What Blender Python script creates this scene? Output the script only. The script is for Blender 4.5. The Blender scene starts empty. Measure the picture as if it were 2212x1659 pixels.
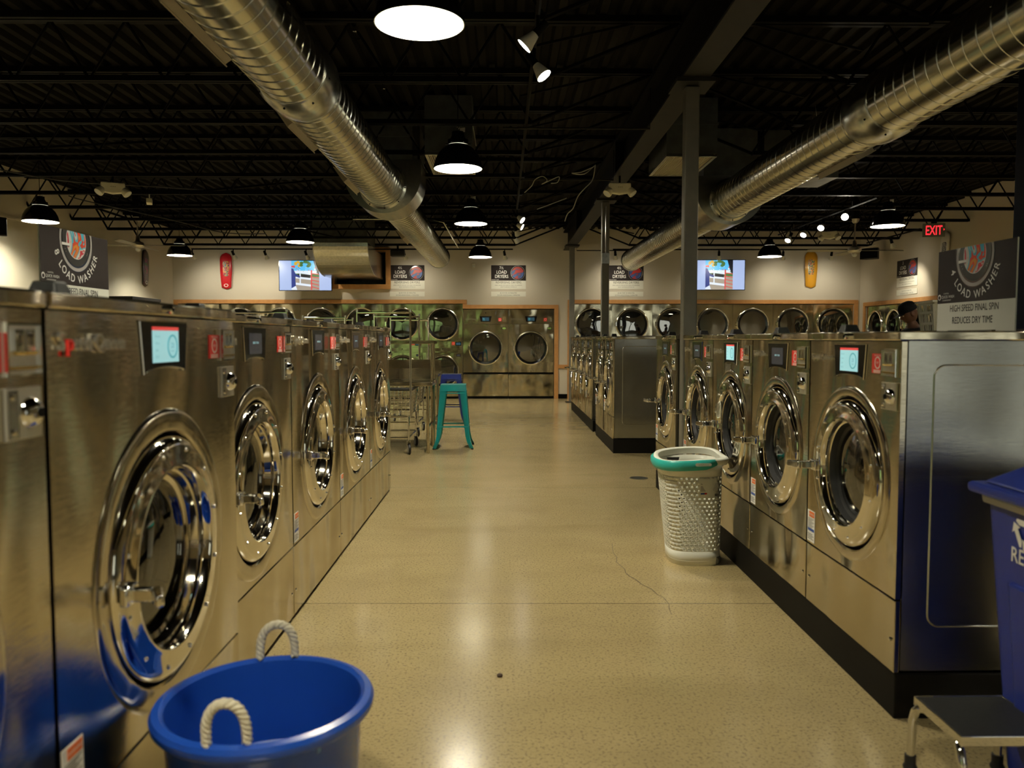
import bpy, bmesh, math, random
from mathutils import Vector, Matrix
random.seed(7)
PI = math.pi
SC = bpy.context.scene
COL = SC.collection
R = math.radians
EYE = 1.31
# ------------------------------------------------------------------ camera
FPX = 1720.0
TH = math.atan((829.5 - 731.0) / FPX); PS = math.atan((1106 - 1087) / FPX)
cam = bpy.data.cameras.new('camera'); camo = bpy.data.objects.new('camera', cam); COL.objects.link(camo)
cam.sensor_width = 36.0; cam.lens = 36.0 * FPX / 2212.0
cam.clip_start = 0.05; cam.clip_end = 200
camo.location = (0, 0, EYE); camo.rotation_euler = (PI/2 - TH, 0, -PS)
cam.dof.use_dof = True; cam.dof.focus_distance = 7.5; cam.dof.aperture_fstop = 3.2
SC.camera = camo
# ------------------------------------------------------------------ world: daylight and greenery outside the shop front
W = bpy.data.worlds.new('world'); SC.world = W; W.use_nodes = True
nt = W.node_tree; nt.nodes.clear()
wo = nt.nodes.new('ShaderNodeOutputWorld'); bg = nt.nodes.new('ShaderNodeBackground')
tc = nt.nodes.new('ShaderNodeTexCoord'); sx = nt.nodes.new('ShaderNodeSeparateXYZ')
ns = nt.nodes.new('ShaderNodeTexNoise'); ns.inputs['Scale'].default_value = 9; ns.inputs['Detail'].default_value = 8
ad = nt.nodes.new('ShaderNodeMath'); ad.operation = 'MULTIPLY_ADD'; ad.inputs[1].default_value = .35
cr = nt.nodes.new('ShaderNodeValToRGB')
el = cr.color_ramp.elements
el[0].position = .10; el[0].color = (.16, .16, .14, 1); el[1].position = .48; el[1].color = (.75, .9, 1, 1)
for p, c in ((.15, (.10, .13, .05, 1)), (.24, (.30, .42, .14, 1)), (.33, (.12, .17, .06, 1)), (.40, (.40, .52, .34, 1))):
    e = el.new(p); e.color = c
nt.links.new(tc.outputs['Generated'], sx.inputs[0]); nt.links.new(tc.outputs['Generated'], ns.inputs[0])
nt.links.new(ns.outputs['Fac'], ad.inputs[0]); nt.links.new(sx.outputs['Z'], ad.inputs[2])
nt.links.new(ad.outputs[0], cr.inputs[0])
mxw = nt.nodes.new('ShaderNodeMix'); mxw.data_type = 'RGBA'; mpw = nt.nodes.new('ShaderNodeMapRange'); mpw.inputs[1].default_value = -.05; mpw.inputs[2].default_value = .12
nt.links.new(sx.outputs['X'], mpw.inputs[0]); nt.links.new(mpw.outputs[0], mxw.inputs[0]); nt.links.new(cr.outputs[0], mxw.inputs[6]); mxw.inputs[7].default_value = (.62, .60, .52, 1)
nt.links.new(mxw.outputs[2], bg.inputs[0])
bg.inputs[1].default_value = 1.3
nt.links.new(bg.outputs[0], wo.inputs[0])
# ------------------------------------------------------------------ exposure
SC.view_settings.view_transform = 'Standard'; SC.view_settings.look = 'None'
SC.view_settings.gamma = 1.0; SC.view_settings.use_curve_mapping = False
SC.view_settings.exposure = 0.95
SC.cycles.max_bounces = 8; SC.cycles.glossy_bounces = 5; SC.cycles.diffuse_bounces = 4
SC.cycles.transmission_bounces = 4; SC.cycles.transparent_max_bounces = 12
SC.cycles.sample_clamp_indirect = 6.0; SC.cycles.caustics_refractive = False; SC.cycles.caustics_reflective = False
SC.cycles.use_denoising = True
LAMP = 185.0       # strength of the pendant diffusers
SPOT = 14.0       # watts of a wall-wash head

# ------------------------------------------------------------------ materials
MATS = {}
def mat(name, col, rough=.5, metal=0.0, emit=None, es=0.0, alpha=1.0, coat=0.0, spec=None, bump=None, var=None, rvar=None, trans=0.0):
    """bump=(scale,strength,distance,stretch xyz) var=(scale,amount,colour2) rvar=(scale,amount)"""
    if name in MATS: return MATS[name]
    m = bpy.data.materials.new(name); m.use_nodes = True; n = m.node_tree; L = n.links
    b = n.nodes['Principled BSDF']
    b.inputs['Base Color'].default_value = (*col, 1); b.inputs['Roughness'].default_value = rough; b.inputs['Metallic'].default_value = metal
    if coat: b.inputs['Coat Weight'].default_value = coat; b.inputs['Coat Roughness'].default_value = .08
    if spec is not None: b.inputs['Specular IOR Level'].default_value = spec
    if trans: b.inputs['Transmission Weight'].default_value = trans
    if emit: b.inputs['Emission Color'].default_value = (*emit, 1); b.inputs['Emission Strength'].default_value = es
    if alpha < 1: b.inputs['Alpha'].default_value = alpha
    vec = None
    if bump or var or rvar:
        t = n.nodes.new('ShaderNodeTexCoord'); oi = n.nodes.new('ShaderNodeObjectInfo')
        mu = n.nodes.new('ShaderNodeMath'); mu.operation = 'MULTIPLY'; mu.inputs[1].default_value = 37.0
        av = n.nodes.new('ShaderNodeVectorMath'); av.operation = 'ADD'
        L.new(oi.outputs['Random'], mu.inputs[0]); L.new(t.outputs['Object'], av.inputs[0]); L.new(mu.outputs[0], av.inputs[1]); vec = av.outputs[0]
    last = None
    for bb in (bump if isinstance(bump, list) else [bump] if bump else []):
        mp = n.nodes.new('ShaderNodeMapping'); mp.inputs['Scale'].default_value = bb[3] if len(bb) > 3 else (1, 1, 1)
        L.new(vec, mp.inputs[0])
        nz = n.nodes.new('ShaderNodeTexNoise'); nz.inputs['Scale'].default_value = bb[0]; nz.inputs['Detail'].default_value = bb[4] if len(bb) > 4 else 2
        L.new(mp.outputs[0], nz.inputs[0])
        bn = n.nodes.new('ShaderNodeBump'); bn.inputs['Strength'].default_value = bb[1]; bn.inputs['Distance'].default_value = bb[2]
        L.new(nz.outputs['Fac'], bn.inputs['Height'])
        if last: L.new(last.outputs[0], bn.inputs['Normal'])
        L.new(bn.outputs[0], b.inputs['Normal']); last = bn
    if var:
        nz = n.nodes.new('ShaderNodeTexNoise'); nz.inputs['Scale'].default_value = var[0]; nz.inputs['Detail'].default_value = 4
        L.new(vec, nz.inputs[0]); mx = n.nodes.new('ShaderNodeMix'); mx.data_type = 'RGBA'
        mx.inputs[6].default_value = (*col, 1); mx.inputs[7].default_value = (*var[2], 1)
        rp = n.nodes.new('ShaderNodeMapRange'); rp.inputs[1].default_value = .5 - var[1]; rp.inputs[2].default_value = .5 + var[1]
        L.new(nz.outputs['Fac'], rp.inputs[0]); L.new(rp.outputs[0], mx.inputs[0]); L.new(mx.outputs[2], b.inputs['Base Color'])
    if rvar:
        nz = n.nodes.new('ShaderNodeTexNoise'); nz.inputs['Scale'].default_value = rvar[0]; L.new(vec, nz.inputs[0])
        ma = n.nodes.new('ShaderNodeMath'); ma.operation = 'MULTIPLY_ADD'; ma.inputs[1].default_value = rvar[1]; ma.inputs[2].default_value = rough - rvar[1]/2
        L.new(nz.outputs['Fac'], ma.inputs[0]); L.new(ma.outputs[0], b.inputs['Roughness'])
    MATS[name] = m
    return m
STEEL = mat('brushed_steel', (.58, .52, .395), .13, 1, bump=[(2.6, 1.0, .085, (1, 1, .45), 1), (150, .22, .0008, (.1, .1, 6), 1)])
STEELD = mat('dryer_steel', (.62, .565, .42), .08, 1, bump=[(3.2, .8, .03, (1, 1, .6), 1), (150, .14, .0008, (.1, .1, 6), 1)])
STEELS = mat('side_steel', (.46, .46, .43), .24, 1, bump=[(1.8, .8, .04, (1, 1, 1), 1), (150, .22, .0008, (.1, .1, 6), 1)])
PLATE = mat('emboss_steel', (.56, .51, .41), .15, 1, bump=(5, .5, .02))
CHROME = mat('chrome', (.78, .77, .74), .05, 1)
CHROMER = mat('door_ring_chrome', (.74, .70, .61), .07, 1, bump=(3, .06, .02))
DRUM = mat('drum_steel', (.55, .55, .53), .22, 1, bump=(55, .5, .01))
DRING = mat('dryer_ring', (.85, .83, .74), .16, 1)
BRASS = mat('brass', (.75, .55, .2), .25, 1)
GALV = mat('galvanised', (.50, .51, .47), .23, 1, bump=(3, .05, .02), var=(26, .12, (.62, .62, .56)))
DUCT = mat('duct_metal', (.64, .62, .50), .17, 1, bump=(2, .04, .02))
GALVD = mat('dull_galvanised', (.12, .125, .11), .45, .9, var=(8, .15, (.17, .175, .155)))
BLACK = mat('black_paint', (.003, .0028, .0022), .6, spec=.08)
DECKM = mat('deck_paint', (.012, .011, .0085), .75, spec=.05)
BLACKG = mat('black_gloss', (.006, .006, .006), .12)
RUBBER = mat('black_rubber', (.01, .01, .01), .5)
PLINTH = mat('plinth_black', (.007, .0062, .005), .6, spec=.1)
COLM = mat('column_paint', (.17, .165, .14), .4, .2, var=(10, .2, (.20, .19, .16)))
PLATEB = mat('bright_plate', (.72, .70, .62), .33, .85)
LETTER = mat('letter_chrome', (.85, .82, .74), .22, .9)
BROWN = mat('dark_brown_laminate', (.035, .018, .012), .4)
COLGR = mat('column_grey', (.014, .0135, .011), .55, .0, spec=.2, var=(10, .2, (.02, .019, .016)))
WALLM = mat('wall_paint', (.60, .555, .45), .75, bump=(60, .12, .004), var=(1.2, .3, (.58, .535, .435)))
WOOD = mat('oak_trim', (.50, .24, .075), .38, bump=(20, .1, .003, (1, 1, 8)), var=(14, .2, (.58, .30, .11)))
WHITEP = mat('white_plastic', (.78, .78, .68), .35)
WHITE = mat('white_print', (.86, .85, .80), .5)
OFFW = mat('off_white_device', (.85, .82, .64), .4)
SIGNG = mat('sign_charcoal', (.022, .017, .017), .6, spec=.15, var=(3, .25, (.038, .030, .029)))
RED = mat('red_sticker', (.75, .035, .025), .4)
ORANGE = mat('orange_sticker', (.85, .18, .02), .45)
NAVYP = mat('blue_print', (.03, .08, .35), .45)
TEAL = mat('teal_paint', (.0, .26, .27), .28, coat=.3)
TEALP = mat('teal_plastic', (.03, .43, .37), .38)
NAVYS = mat('navy_paint', (.008, .018, .14), .28, coat=.3)
NAVYW = mat('navy_wall', (.004, .008, .026), .6, spec=.2)
BINB = mat('bin_blue', (.010, .028, .26), .36, bump=(40, .05, .003))
BUCKET = mat('bucket_blue', (.010, .065, .42), .27, var=(5, .2, (.013, .08, .47)), bump=(8, .03, .01))
SCUFF = mat('scuffed_blue', (.18, .38, .75), .5)
ROPE = mat('cotton_rope', (.72, .66, .50), .85, bump=(150, .3, .003))
GLASSY = None
LEMIT = mat('lamp_diffuser', (.9, .9, .88), .6, emit=(1.0, .93, .72), es=LAMP)
BULB = mat('bulb_face', (.9, .9, .85), .5, emit=(1, .93, .78), es=20)
ENAMEL = mat('white_enamel', (.75, .77, .73), .35)
EXITR = mat('exit_red', (.9, .02, .02), .4, emit=(1, .02, .03), es=1.1)
SCRN = mat('lcd_cyan', (.3, .6, .65), .3, emit=(.38, .70, .74), es=.34)
SCRR = mat('lcd_red', (.5, .05, .05), .3, emit=(.7, .06, .05), es=.4)
SCRT = mat('lcd_teal', (.05, .3, .35), .3, emit=(.06, .32, .36), es=.4)
SCRB = mat('lcd_navy', (.02, .05, .1), .3, emit=(.03, .12, .16), es=.12)
SCRD = mat('lcd_dim', (.03, .03, .035), .2, emit=(.04, .04, .045), es=.25)
GREY = mat('grey_clip', (.16, .155, .13), .5)
SKIN = mat('skin', (.075, .036, .022), .65, spec=.2)
CLOTH = mat('black_cloth', (.005, .005, .006), .9, spec=.08)
JEANS = mat('dark_jeans', (.015, .02, .04), .9)
FANB = mat('fan_blade', (.34, .32, .26), .4)
NICK = mat('brushed_nickel', (.55, .52, .44), .3, 1)
GRILLE = mat('grille_cream', (.50, .44, .32), .5)
CASTW = mat('caster_grey', (.35, .36, .35), .4)

def glass(name, col, ior=1.5):
    m = bpy.data.materials.new(name); m.use_nodes = True; n = m.node_tree; L = n.links; n.nodes.clear()
    o = n.nodes.new('ShaderNodeOutputMaterial'); mx = n.nodes.new('ShaderNodeMixShader'); tr = n.nodes.new('ShaderNodeBsdfTransparent')
    gl = n.nodes.new('ShaderNodeBsdfGlossy'); fr = n.nodes.new('ShaderNodeFresnel'); fr.inputs[0].default_value = ior
    tr.inputs[0].default_value = (*col, 1); gl.inputs['Roughness'].default_value = .02
    L.new(fr.outputs[0], mx.inputs[0]); L.new(tr.outputs[0], mx.inputs[1]); L.new(gl.outputs[0], mx.inputs[2]); L.new(mx.outputs[0], o.inputs[0])
    return m
GLASSD = glass('smoked_glass', (.50, .50, .45), 2.5); GLASSM = glass('mirror_glass', (.42, .42, .38), 4.0); GLASSC = glass('clear_glass', (.85, .88, .84)); GLASSF = glass('window_glass', (.9, .92, .9))

def swirl(name, cols, scale, es=0.0):
    """bright rags / board graphics: banded distorted noise through a constant ramp"""
    m = bpy.data.materials.new(name); m.use_nodes = True; n = m.node_tree; L = n.links; b = n.nodes['Principled BSDF']
    t = n.nodes.new('ShaderNodeTexCoord'); nz = n.nodes.new('ShaderNodeTexNoise'); nz.inputs['Scale'].default_value = scale
    nz.inputs['Detail'].default_value = 2; nz.inputs['Distortion'].default_value = 1.8
    r = n.nodes.new('ShaderNodeValToRGB'); r.color_ramp.interpolation = 'CONSTANT'
    e = r.color_ramp.elements; k = len(cols)
    for i, c in enumerate(cols):
        p = 0 if i == 0 else .30 + .40 * i / k
        q = e[0] if i == 0 else e[1] if i == 1 else e.new(p)
        q.position = p; q.color = (*c, 1)
    L.new(t.outputs['Object'], nz.inputs[0]); L.new(nz.outputs['Fac'], r.inputs[0]); L.new(r.outputs[0], b.inputs['Base Color'])
    b.inputs['Roughness'].default_value = .4
    if es: L.new(r.outputs[0], b.inputs['Emission Color']); b.inputs['Emission Strength'].default_value = es
    return m
RAGS = swirl('printed_rags', [(.75, .30, .03), (.75, .06, .02), (.08, .50, .65), (.70, .68, .62), (.60, .02, .04), (.70, .68, .62), (.10, .45, .70)], 4.5)
RAGD = swirl('printed_dark_rags', [(.05, .10, .30), (.04, .08, .22), (.35, .03, .03), (.50, .04, .02), (.45, .03, .05), (.55, .5, .45)], 5)

# floor: polished concrete with fine aggregate and sawn joints
def floor_mat():
    m = bpy.data.materials.new('polished_concrete'); m.use_nodes = True; n = m.node_tree; L = n.links; b = n.nodes['Principled BSDF']
    t = n.nodes.new('ShaderNodeTexCoord'); O = t.outputs['Object']
    def noise(s, d=4):
        z = n.nodes.new('ShaderNodeTexNoise'); z.inputs['Scale'].default_value = s; z.inputs['Detail'].default_value = d; L.new(O, z.inputs[0]); return z.outputs['Fac']
    def rng(x, a, c, lo=0, hi=1):
        q = n.nodes.new('ShaderNodeMapRange'); q.inputs[1].default_value = a; q.inputs[2].default_value = c; q.inputs[3].default_value = lo; q.inputs[4].default_value = hi; L.new(x, q.inputs[0]); return q.outputs[0]
    def mix(f, a, c):
        x = n.nodes.new('ShaderNodeMix'); x.data_type = 'RGBA'; L.new(f, x.inputs[0])
        for s, v in ((6, a), (7, c)):
            if isinstance(v, tuple): x.inputs[s].default_value = (*v, 1)
            else: L.new(v, x.inputs[s])
        return x.outputs[2]
    c = mix(rng(noise(1.1, 5), .2, .8), (.42, .32, .150), (.50, .39, .195))
    c = mix(rng(noise(90, 3), .52, .66), c, (.26, .20, .105))
    c = mix(rng(noise(160, 2), .58, .72, 0, .6), c, (.60, .50, .32))
    c = mix(rng(noise(2.3, 8), .52, .85, 0, .5), c, (.28, .21, .11))
    mp = n.nodes.new('ShaderNodeMapping'); mp.inputs['Scale'].default_value = (.5, 2.2, 1); L.new(O, mp.inputs[0])
    z = n.nodes.new('ShaderNodeTexNoise'); z.inputs['Scale'].default_value = 1.3; z.inputs['Detail'].default_value = 9; z.inputs['Distortion'].default_value = .6; L.new(mp.outputs[0], z.inputs[0])
    c = mix(rng(z.outputs['Fac'], .50, .80, 0, .42), c, (.27, .20, .085))
    s = n.nodes.new('ShaderNodeSeparateXYZ'); L.new(O, s.inputs[0])
    a1 = n.nodes.new('ShaderNodeMath'); a1.operation = 'MULTIPLY_ADD'; a1.inputs[1].default_value = .012; L.new(s.outputs['X'], a1.inputs[0]); L.new(s.outputs['Y'], a1.inputs[2])
    a2 = n.nodes.new('ShaderNodeMath'); a2.operation = 'ADD'; a2.inputs[1].default_value = -3.87 + 3.07 * 5; L.new(a1.outputs[0], a2.inputs[0])
    a3 = n.nodes.new('ShaderNodeMath'); a3.operation = 'MODULO'; a3.inputs[1].default_value = 3.07; L.new(a2.outputs[0], a3.inputs[0])
    a4 = n.nodes.new('ShaderNodeMath'); a4.operation = 'LESS_THAN'; a4.inputs[1].default_value = .007; L.new(a3.outputs[0], a4.inputs[0])
    c = mix(a4.outputs[0], c, (.12, .085, .045))
    L.new(c, b.inputs['Base Color'])
    b.inputs['Roughness'].default_value = .18
    b.inputs['Specular IOR Level'].default_value = .7
    bn = n.nodes.new('ShaderNodeBump'); bn.inputs['Strength'].default_value = .05; bn.inputs['Distance'].default_value = .01; L.new(noise(9, 5), bn.inputs['Height']); L.new(bn.outputs[0], b.inputs['Normal'])
    return m
FLOORM = floor_mat()

# ------------------------------------------------------------------ mesh builder
class MB:
    def __init__(s): s.v = []; s.f = []; s.m = []; s.mats = []
    def mi(s, m):
        if m not in s.mats: s.mats.append(m)
        return s.mats.index(m)
    def add(s, vs, fs, m, M=None):
        o = len(s.v); k = s.mi(m)
        s.v += [tuple(M @ Vector(p)) if M else tuple(p) for p in vs]
        for f in fs: s.f.append(tuple(o + i for i in f)); s.m.append(k)
        return s
    def box(s, x0, x1, y0, y1, z0, z1, m, M=None):
        v = [(x, y, z) for z in (z0, z1) for y in (y0, y1) for x in (x0, x1)]
        return s.add(v, [(0, 2, 3, 1), (4, 5, 7, 6), (0, 1, 5, 4), (1, 3, 7, 5), (3, 2, 6, 7), (2, 0, 4, 6)], m, M)
    def prism(s, pts, y0, y1, m, M=None):
        """pts in (x,z); extruded along y"""
        n = len(pts); v = [(x, y0, z) for x, z in pts] + [(x, y1, z) for x, z in pts]
        f = [tuple(range(n)), tuple(range(2*n-1, n-1, -1))] + [(i, i + n, (i+1) % n + n, (i+1) % n) for i in range(n)]
        return s.add(v, f, m, M)
    def lathe(s, prof, m, n=32, M=None, closed=False, a0=0, a1=2*PI):
        """prof: (r, h); axis z"""
        full = abs(a1 - a0 - 2*PI) < 1e-6; k = n if full else n + 1
        v = []; P = len(prof)
        for i in range(k):
            a = a0 + (a1 - a0) * i / n; c, q = math.cos(a), math.sin(a)
            v += [(r*c, r*q, h) for r, h in prof]
        f = []
        for i in range(n):
            j = (i + 1) % k
            for p in range(P if closed else P - 1):
                q = (p + 1) % P
                f.append((i*P + p, j*P + p, j*P + q, i*P + q))
        return s.add(v, f, m, M)
    def disc(s, r, h, m, n=32, M=None):
        return s.add([(r*math.cos(2*PI*i/n), r*math.sin(2*PI*i/n), h) for i in range(n)], [tuple(range(n))], m, M)
    def tube(s, pts, r, m, n=8, cap=True, M=None, rs=None):
        P = [Vector(p) for p in pts]; N = len(P); v = []; up = None
        for i, p in enumerate(P):
            d = (P[min(i+1, N-1)] - P[max(i-1, 0)]).normalized()
            if up is None:
                up = Vector((0, 0, 1)) if abs(d.z) < .9 else Vector((1, 0, 0))
                up = (up - d * up.dot(d)).normalized()
            else:
                up = (up - d * up.dot(d)); up = up.normalized() if up.length > 1e-5 else Vector((1, 0, 0))
            w = d.cross(up); rr = rs[i] if rs else r
            v += [tuple(p + up * rr*math.cos(2*PI*k/n) + w * rr*math.sin(2*PI*k/n)) for k in range(n)]
        f = [(i*n + k, i*n + (k+1) % n, (i+1)*n + (k+1) % n, (i+1)*n + k) for i in range(N-1) for k in range(n)]
        if cap: f += [tuple(range(n-1, -1, -1)), tuple(range((N-1)*n, N*n))]
        return s.add(v, f, m, M)
    def build(s, name, parent=None, loc=None, rot=None, smooth=35, bevel=0):
        me = bpy.data.meshes.new(name); me.from_pydata(s.v, [], s.f)
        for m in s.mats: me.materials.append(m)
        for p, k in zip(me.polygons, s.m): p.material_index = k
        bm = bmesh.new(); bm.from_mesh(me); bmesh.ops.recalc_face_normals(bm, faces=bm.faces); bm.to_mesh(me); bm.free()
        if smooth:
            me.polygons.foreach_set('use_smooth', [True]*len(me.polygons)); me.set_sharp_from_angle(angle=R(smooth))
        me.update()
        o = bpy.data.objects.new(name, me); COL.objects.link(o)
        if parent: o.parent = parent
        if loc: o.location = loc
        if rot: o.rotation_euler = rot
        if bevel:
            b = o.modifiers.new('bevel', 'BEVEL'); b.width = bevel; b.segments = 2; b.limit_method = 'ANGLE'; b.angle_limit = R(40)
        return o
def tag(o, label=None, cat=None, group=None, kind=None):
    if label: o['label'] = label
    if cat: o['category'] = cat
    if group: o['group'] = group
    if kind: o['kind'] = kind
    return o
def empty(name, loc=(0, 0, 0), rz=0, label=None, cat=None, group=None):
    o = bpy.data.objects.new(name, None); COL.objects.link(o); o.location = loc; o.rotation_euler = (0, 0, rz); o.empty_display_size = .1
    return tag(o, label, cat, group)
KIDS = {}
def kids(o): return [c for c in bpy.data.objects if c.parent == o]
def copy_tree(o, parent=None):
    if o not in KIDS: KIDS[o] = kids(o)
    c = o.copy(); COL.objects.link(c); c.parent = parent
    for ch in KIDS[o]: copy_tree(ch, c)
    return c
TX = {}
def text(mb, s, size, m, M, align='CENTER', depth=0.0, squash=1.0, bold=.009):
    """flat (or raised) lettering; text x -> local x, text y -> local z, raised towards -y"""
    key = (s, align, size > .048)
    if key not in TX:
        cu = bpy.data.curves.new('t', 'FONT'); cu.body = s; cu.align_x = align; cu.resolution_u = 3; cu.size = 1; cu.offset = bold if size > .048 else 0
        ob = bpy.data.objects.new('t', cu); COL.objects.link(ob)
        dg = bpy.context.evaluated_depsgraph_get(); me = ob.evaluated_get(dg).to_mesh()
        TX[key] = ([tuple(v.co) for v in me.vertices], [tuple(p.vertices) for p in me.polygons], [tuple(e.vertices) for e in me.edges])
        ob.evaluated_get(dg).to_mesh_clear(); bpy.data.objects.remove(ob); bpy.data.curves.remove(cu)
    v, f, ed = TX[key]
    if depth:
        n = len(v); cnt = {}
        for p in f:
            for a, b in zip(p, p[1:] + p[:1]): cnt[tuple(sorted((a, b)))] = cnt.get(tuple(sorted((a, b))), 0) + 1
        vv = [(x*size*squash, -depth, y*size) for x, y, _ in v] + [(x*size*squash, 0, y*size) for x, y, _ in v]
        ff = [tuple(p) for p in f] + [(a, b, b+n, a+n) for (a, b), c in cnt.items() if c == 1]
        mb.add(vv, ff, m, M)
    else:
        mb.add([(x*size*squash, 0, y*size) for x, y, _ in v], f, m, M)
T = Matrix.Translation
def RX(a): return Matrix.Rotation(R(a), 4, 'X')
def RY(a): return Matrix.Rotation(R(a), 4, 'Y')
def RZ(a): return Matrix.Rotation(R(a), 4, 'Z')
FRONT = RX(90)   # lathe axis +z  ->  -y (towards the viewer of a front)
def at(px, py, y):
    """point at depth y that the photo shows at (px,py)"""
    dx = px - 1106; dy = py - 829.5
    f = FPX*math.cos(TH) - dy*math.sin(TH); u = -(FPX*math.sin(TH) + dy*math.cos(TH))
    c, s = math.cos(PS), math.sin(PS)
    rx, ry = dx*c + f*s, -dx*s + f*c
    t = y / ry
    return Vector((rx*t, y, EYE + u*t))

# ------------------------------------------------------------------ the shell
YB = 17.3; XL = -7.10; XR = 7.75; YF = -6.0; ZC = 3.66
def struct(name, mb, **k): return tag(mb.build(name, **k), kind='structure')
struct('floor', MB().box(XL-.3, XR+.3, YF-.3, YB+1.3, -.2, 0, FLOORM), smooth=0)
m = MB()
pitch = .15; k = int((XR - XL) / pitch); pr = []
for i in range(k + 1):
    x = XL + i*pitch
    pr += [(x, 0), (x + .055, 0), (x + .075, .045), (x + .13, .045)]
v = []; 
for (x, z) in pr: v += [(x, YF, ZC + z), (x, YB + .2, ZC + z)]
m.add(v, [(2*i, 2*i+1, 2*i+3, 2*i+2) for i in range(len(pr)-1)], DECKM)
m.box(XL-.3, XR+.3, YF-.2, YB+.3, ZC+.10, ZC+.3, BLACK)
struct('ceiling', m, smooth=0)
# rear wall with openings for the dryer banks: (x0, x1, z0, z1)
def wall_y(name, y0, y1, x0, x1, z1, holes):
    m = MB(); xs = sorted({x0, x1, *[h[0] for h in holes], *[h[1] for h in holes]})
    for a, b in zip(xs, xs[1:]):
        c = (a+b)/2; hs = sorted([h for h in holes if h[0] < c < h[1]], key=lambda h: h[2]); z = 0
        for h in hs:
            if h[2] > z: m.box(a, b, y0, y1, z, h[2], WALLM)
            z = h[3]
        if z < z1: m.box(a, b, y0, y1, z, z1, WALLM)
    return struct(name, m, smooth=0)
AX0, AX1 = -7.0, -.875       # stacked bank left
BX0, BX1 = -.875, 1.107      # single tumblers
CX0, CX1 = 1.485, 7.62       # stacked bank right
EX0, EX1, EZ0, EZ1 = -3.62, -2.52, 2.47, 3.16  # duct opening
wall_y('wall_back', YB, YB+.18, XL-.2, XR+.2, ZC+.12, [(AX0, AX1, 0, 2.06), (BX0, BX1, 0, 1.95), (CX0, CX1, 0, 2.06), (EX0, EX1, EZ0, EZ1)])
# right wall: opening for the 3-load dryer bank between y 13.3 and 17.0
m = MB(); m.box(XR, XR+.2, YF, 13.75, 0, ZC+.12, WALLM); m.box(XR, XR+.2, 13.75, 16.98, 1.99, ZC+.12, WALLM); m.box(XR, XR+.2, 16.98, YB, 0, ZC+.12, WALLM)
m.box(XR-.28, XR, 5.5, 12.95, 0, ZC+.12, WALLM)
struct('wall_right', m, smooth=0)
m = MB(); m.box(XL-.2, XL, YF, YB, 0, ZC+.12, WALLM); m.box(XL, -6.86, 5.5, 13.6, 0, ZC+.12, WALLM)
m.box(-6.86, -6.84, 5.5, 13.4, 2.97, 3.0, WALLM)
struct('wall_left', m, smooth=0)
# shop front behind the camera
m = MB(); m.box(XL-.2, XR+.2, YF-.2, YF, 2.9, ZC+.12, WALLM); m.box(XL-.2, XR+.2, YF-.2, YF, 0, .35, WALLM)
wx = [-6.9, -4.95, 4.0, 5.85, XR+.2]
for a, b in zip([XL-.2] + [w + 1.75 for w in wx[:-1]], wx): m.box(a, b, YF-.2, YF, .35, 2.9, WALLM)
struct('wall_front', m, smooth=0)
for i, a in enumerate(wx[:-1]):
    f = MB()
    for q in ((a, a+.05, .35, 2.9), (a+1.70, a+1.75, .35, 2.9), (a+.05, a+1.70, .35, .40), (a+.05, a+1.70, 2.85, 2.9)): f.box(q[0], q[1], YF-.14, YF-.05, q[2], q[3], BLACK)
    w = struct(f'window_{i+1}', f); MB().box(a+.05, a+1.70, YF-.10, YF-.094, .40, 2.85, GLASSF).build('pane', w, smooth=0)
m = MB(); m.box(XL-.2, XR+1.3, YB+1.15, YB+1.3, 0, ZC+.12, GALVD); m.box(XL-.2, XL, YB+.18, YB+1.15, 0, ZC+.12, GALVD); m.box(XL, XR+1.2, YB+.18, YB+1.15, 2.35, 2.40, GALVD)  # unseen enclosure behind the dryers, added to stop outside light leaking in
m.box(XR+1.15, XR+1.3, 13.5, YB+1.15, 0, ZC+.12, GALVD); m.box(XR+.2, XR+1.15, 13.5, 13.6, 0, ZC+.12, GALVD); m.box(XR+.2, XR+1.15, 13.6, YB+.18, 2.35, 2.40, GALVD); m.box(XR+.2, XR+1.15, 13.6, YB+1.15, -.02, -.001, GALVD)
m.box(XL, XR+.2, YB+.18, YB+1.15, ZC+.06, ZC+.12, GALVD)
struct('wall_service', m, smooth=0)
# wood casings round the dryer banks
def casing(i, rects, y0=YB-.03, y1=YB+.0):
    m = MB()
    for x0, x1, z0, z1 in rects: m.box(x0, x1, y0, y1-.002, z0, z1, WOOD)
    struct(f'trim_{i}', m, smooth=0, bevel=.004)
casing(1, [(AX0-.09, AX1+.09, 2.06, 2.145), (AX0-.09, AX0, 0, 2.06), (AX1, AX1+.09, 1.95+.085, 2.06)])
casing(2, [(BX0, BX1+.09, 1.95, 2.035), (BX1, BX1+.09, 0, 1.95)])
casing(3, [(CX0-.09, CX1+.09, 2.06, 2.145), (CX0-.09, CX0, 0, 2.06), (CX1, CX1+.09, 0, 2.06), (BX1+.09, CX0-.09, .66, .74)])
casing(4, [(EX0-.10, EX1+.10, EZ0-.10, EZ0), (EX0-.10, EX1+.10, EZ1, EZ1+.09), (EX1, EX1+.10, EZ0, EZ1), (EX0-.10, EX0, EZ0, EZ1)], y0=YB-.09)
m = MB(); m.box(XR-.03, XR-.002, 13.65, 17.07, 1.99, 2.075, WOOD); m.box(XR-.03, XR-.002, 16.98, 17.07, 0, 1.99, WOOD); m.box(XR-.03, XR-.002, 13.66, 13.75, 0, 1.99, WOOD)
struct('trim_5', m, smooth=0, bevel=.004)
struct('baseboard_back', MB().box(BX1+.09, CX0-.09, YB-.012, YB-.001, 0, .10, BLACK), smooth=0)
struct('baseboard_left', MB().box(XL+.001, XL+.015, 12.8, YB-.1, 0, .10, BLACK), smooth=0)

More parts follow.
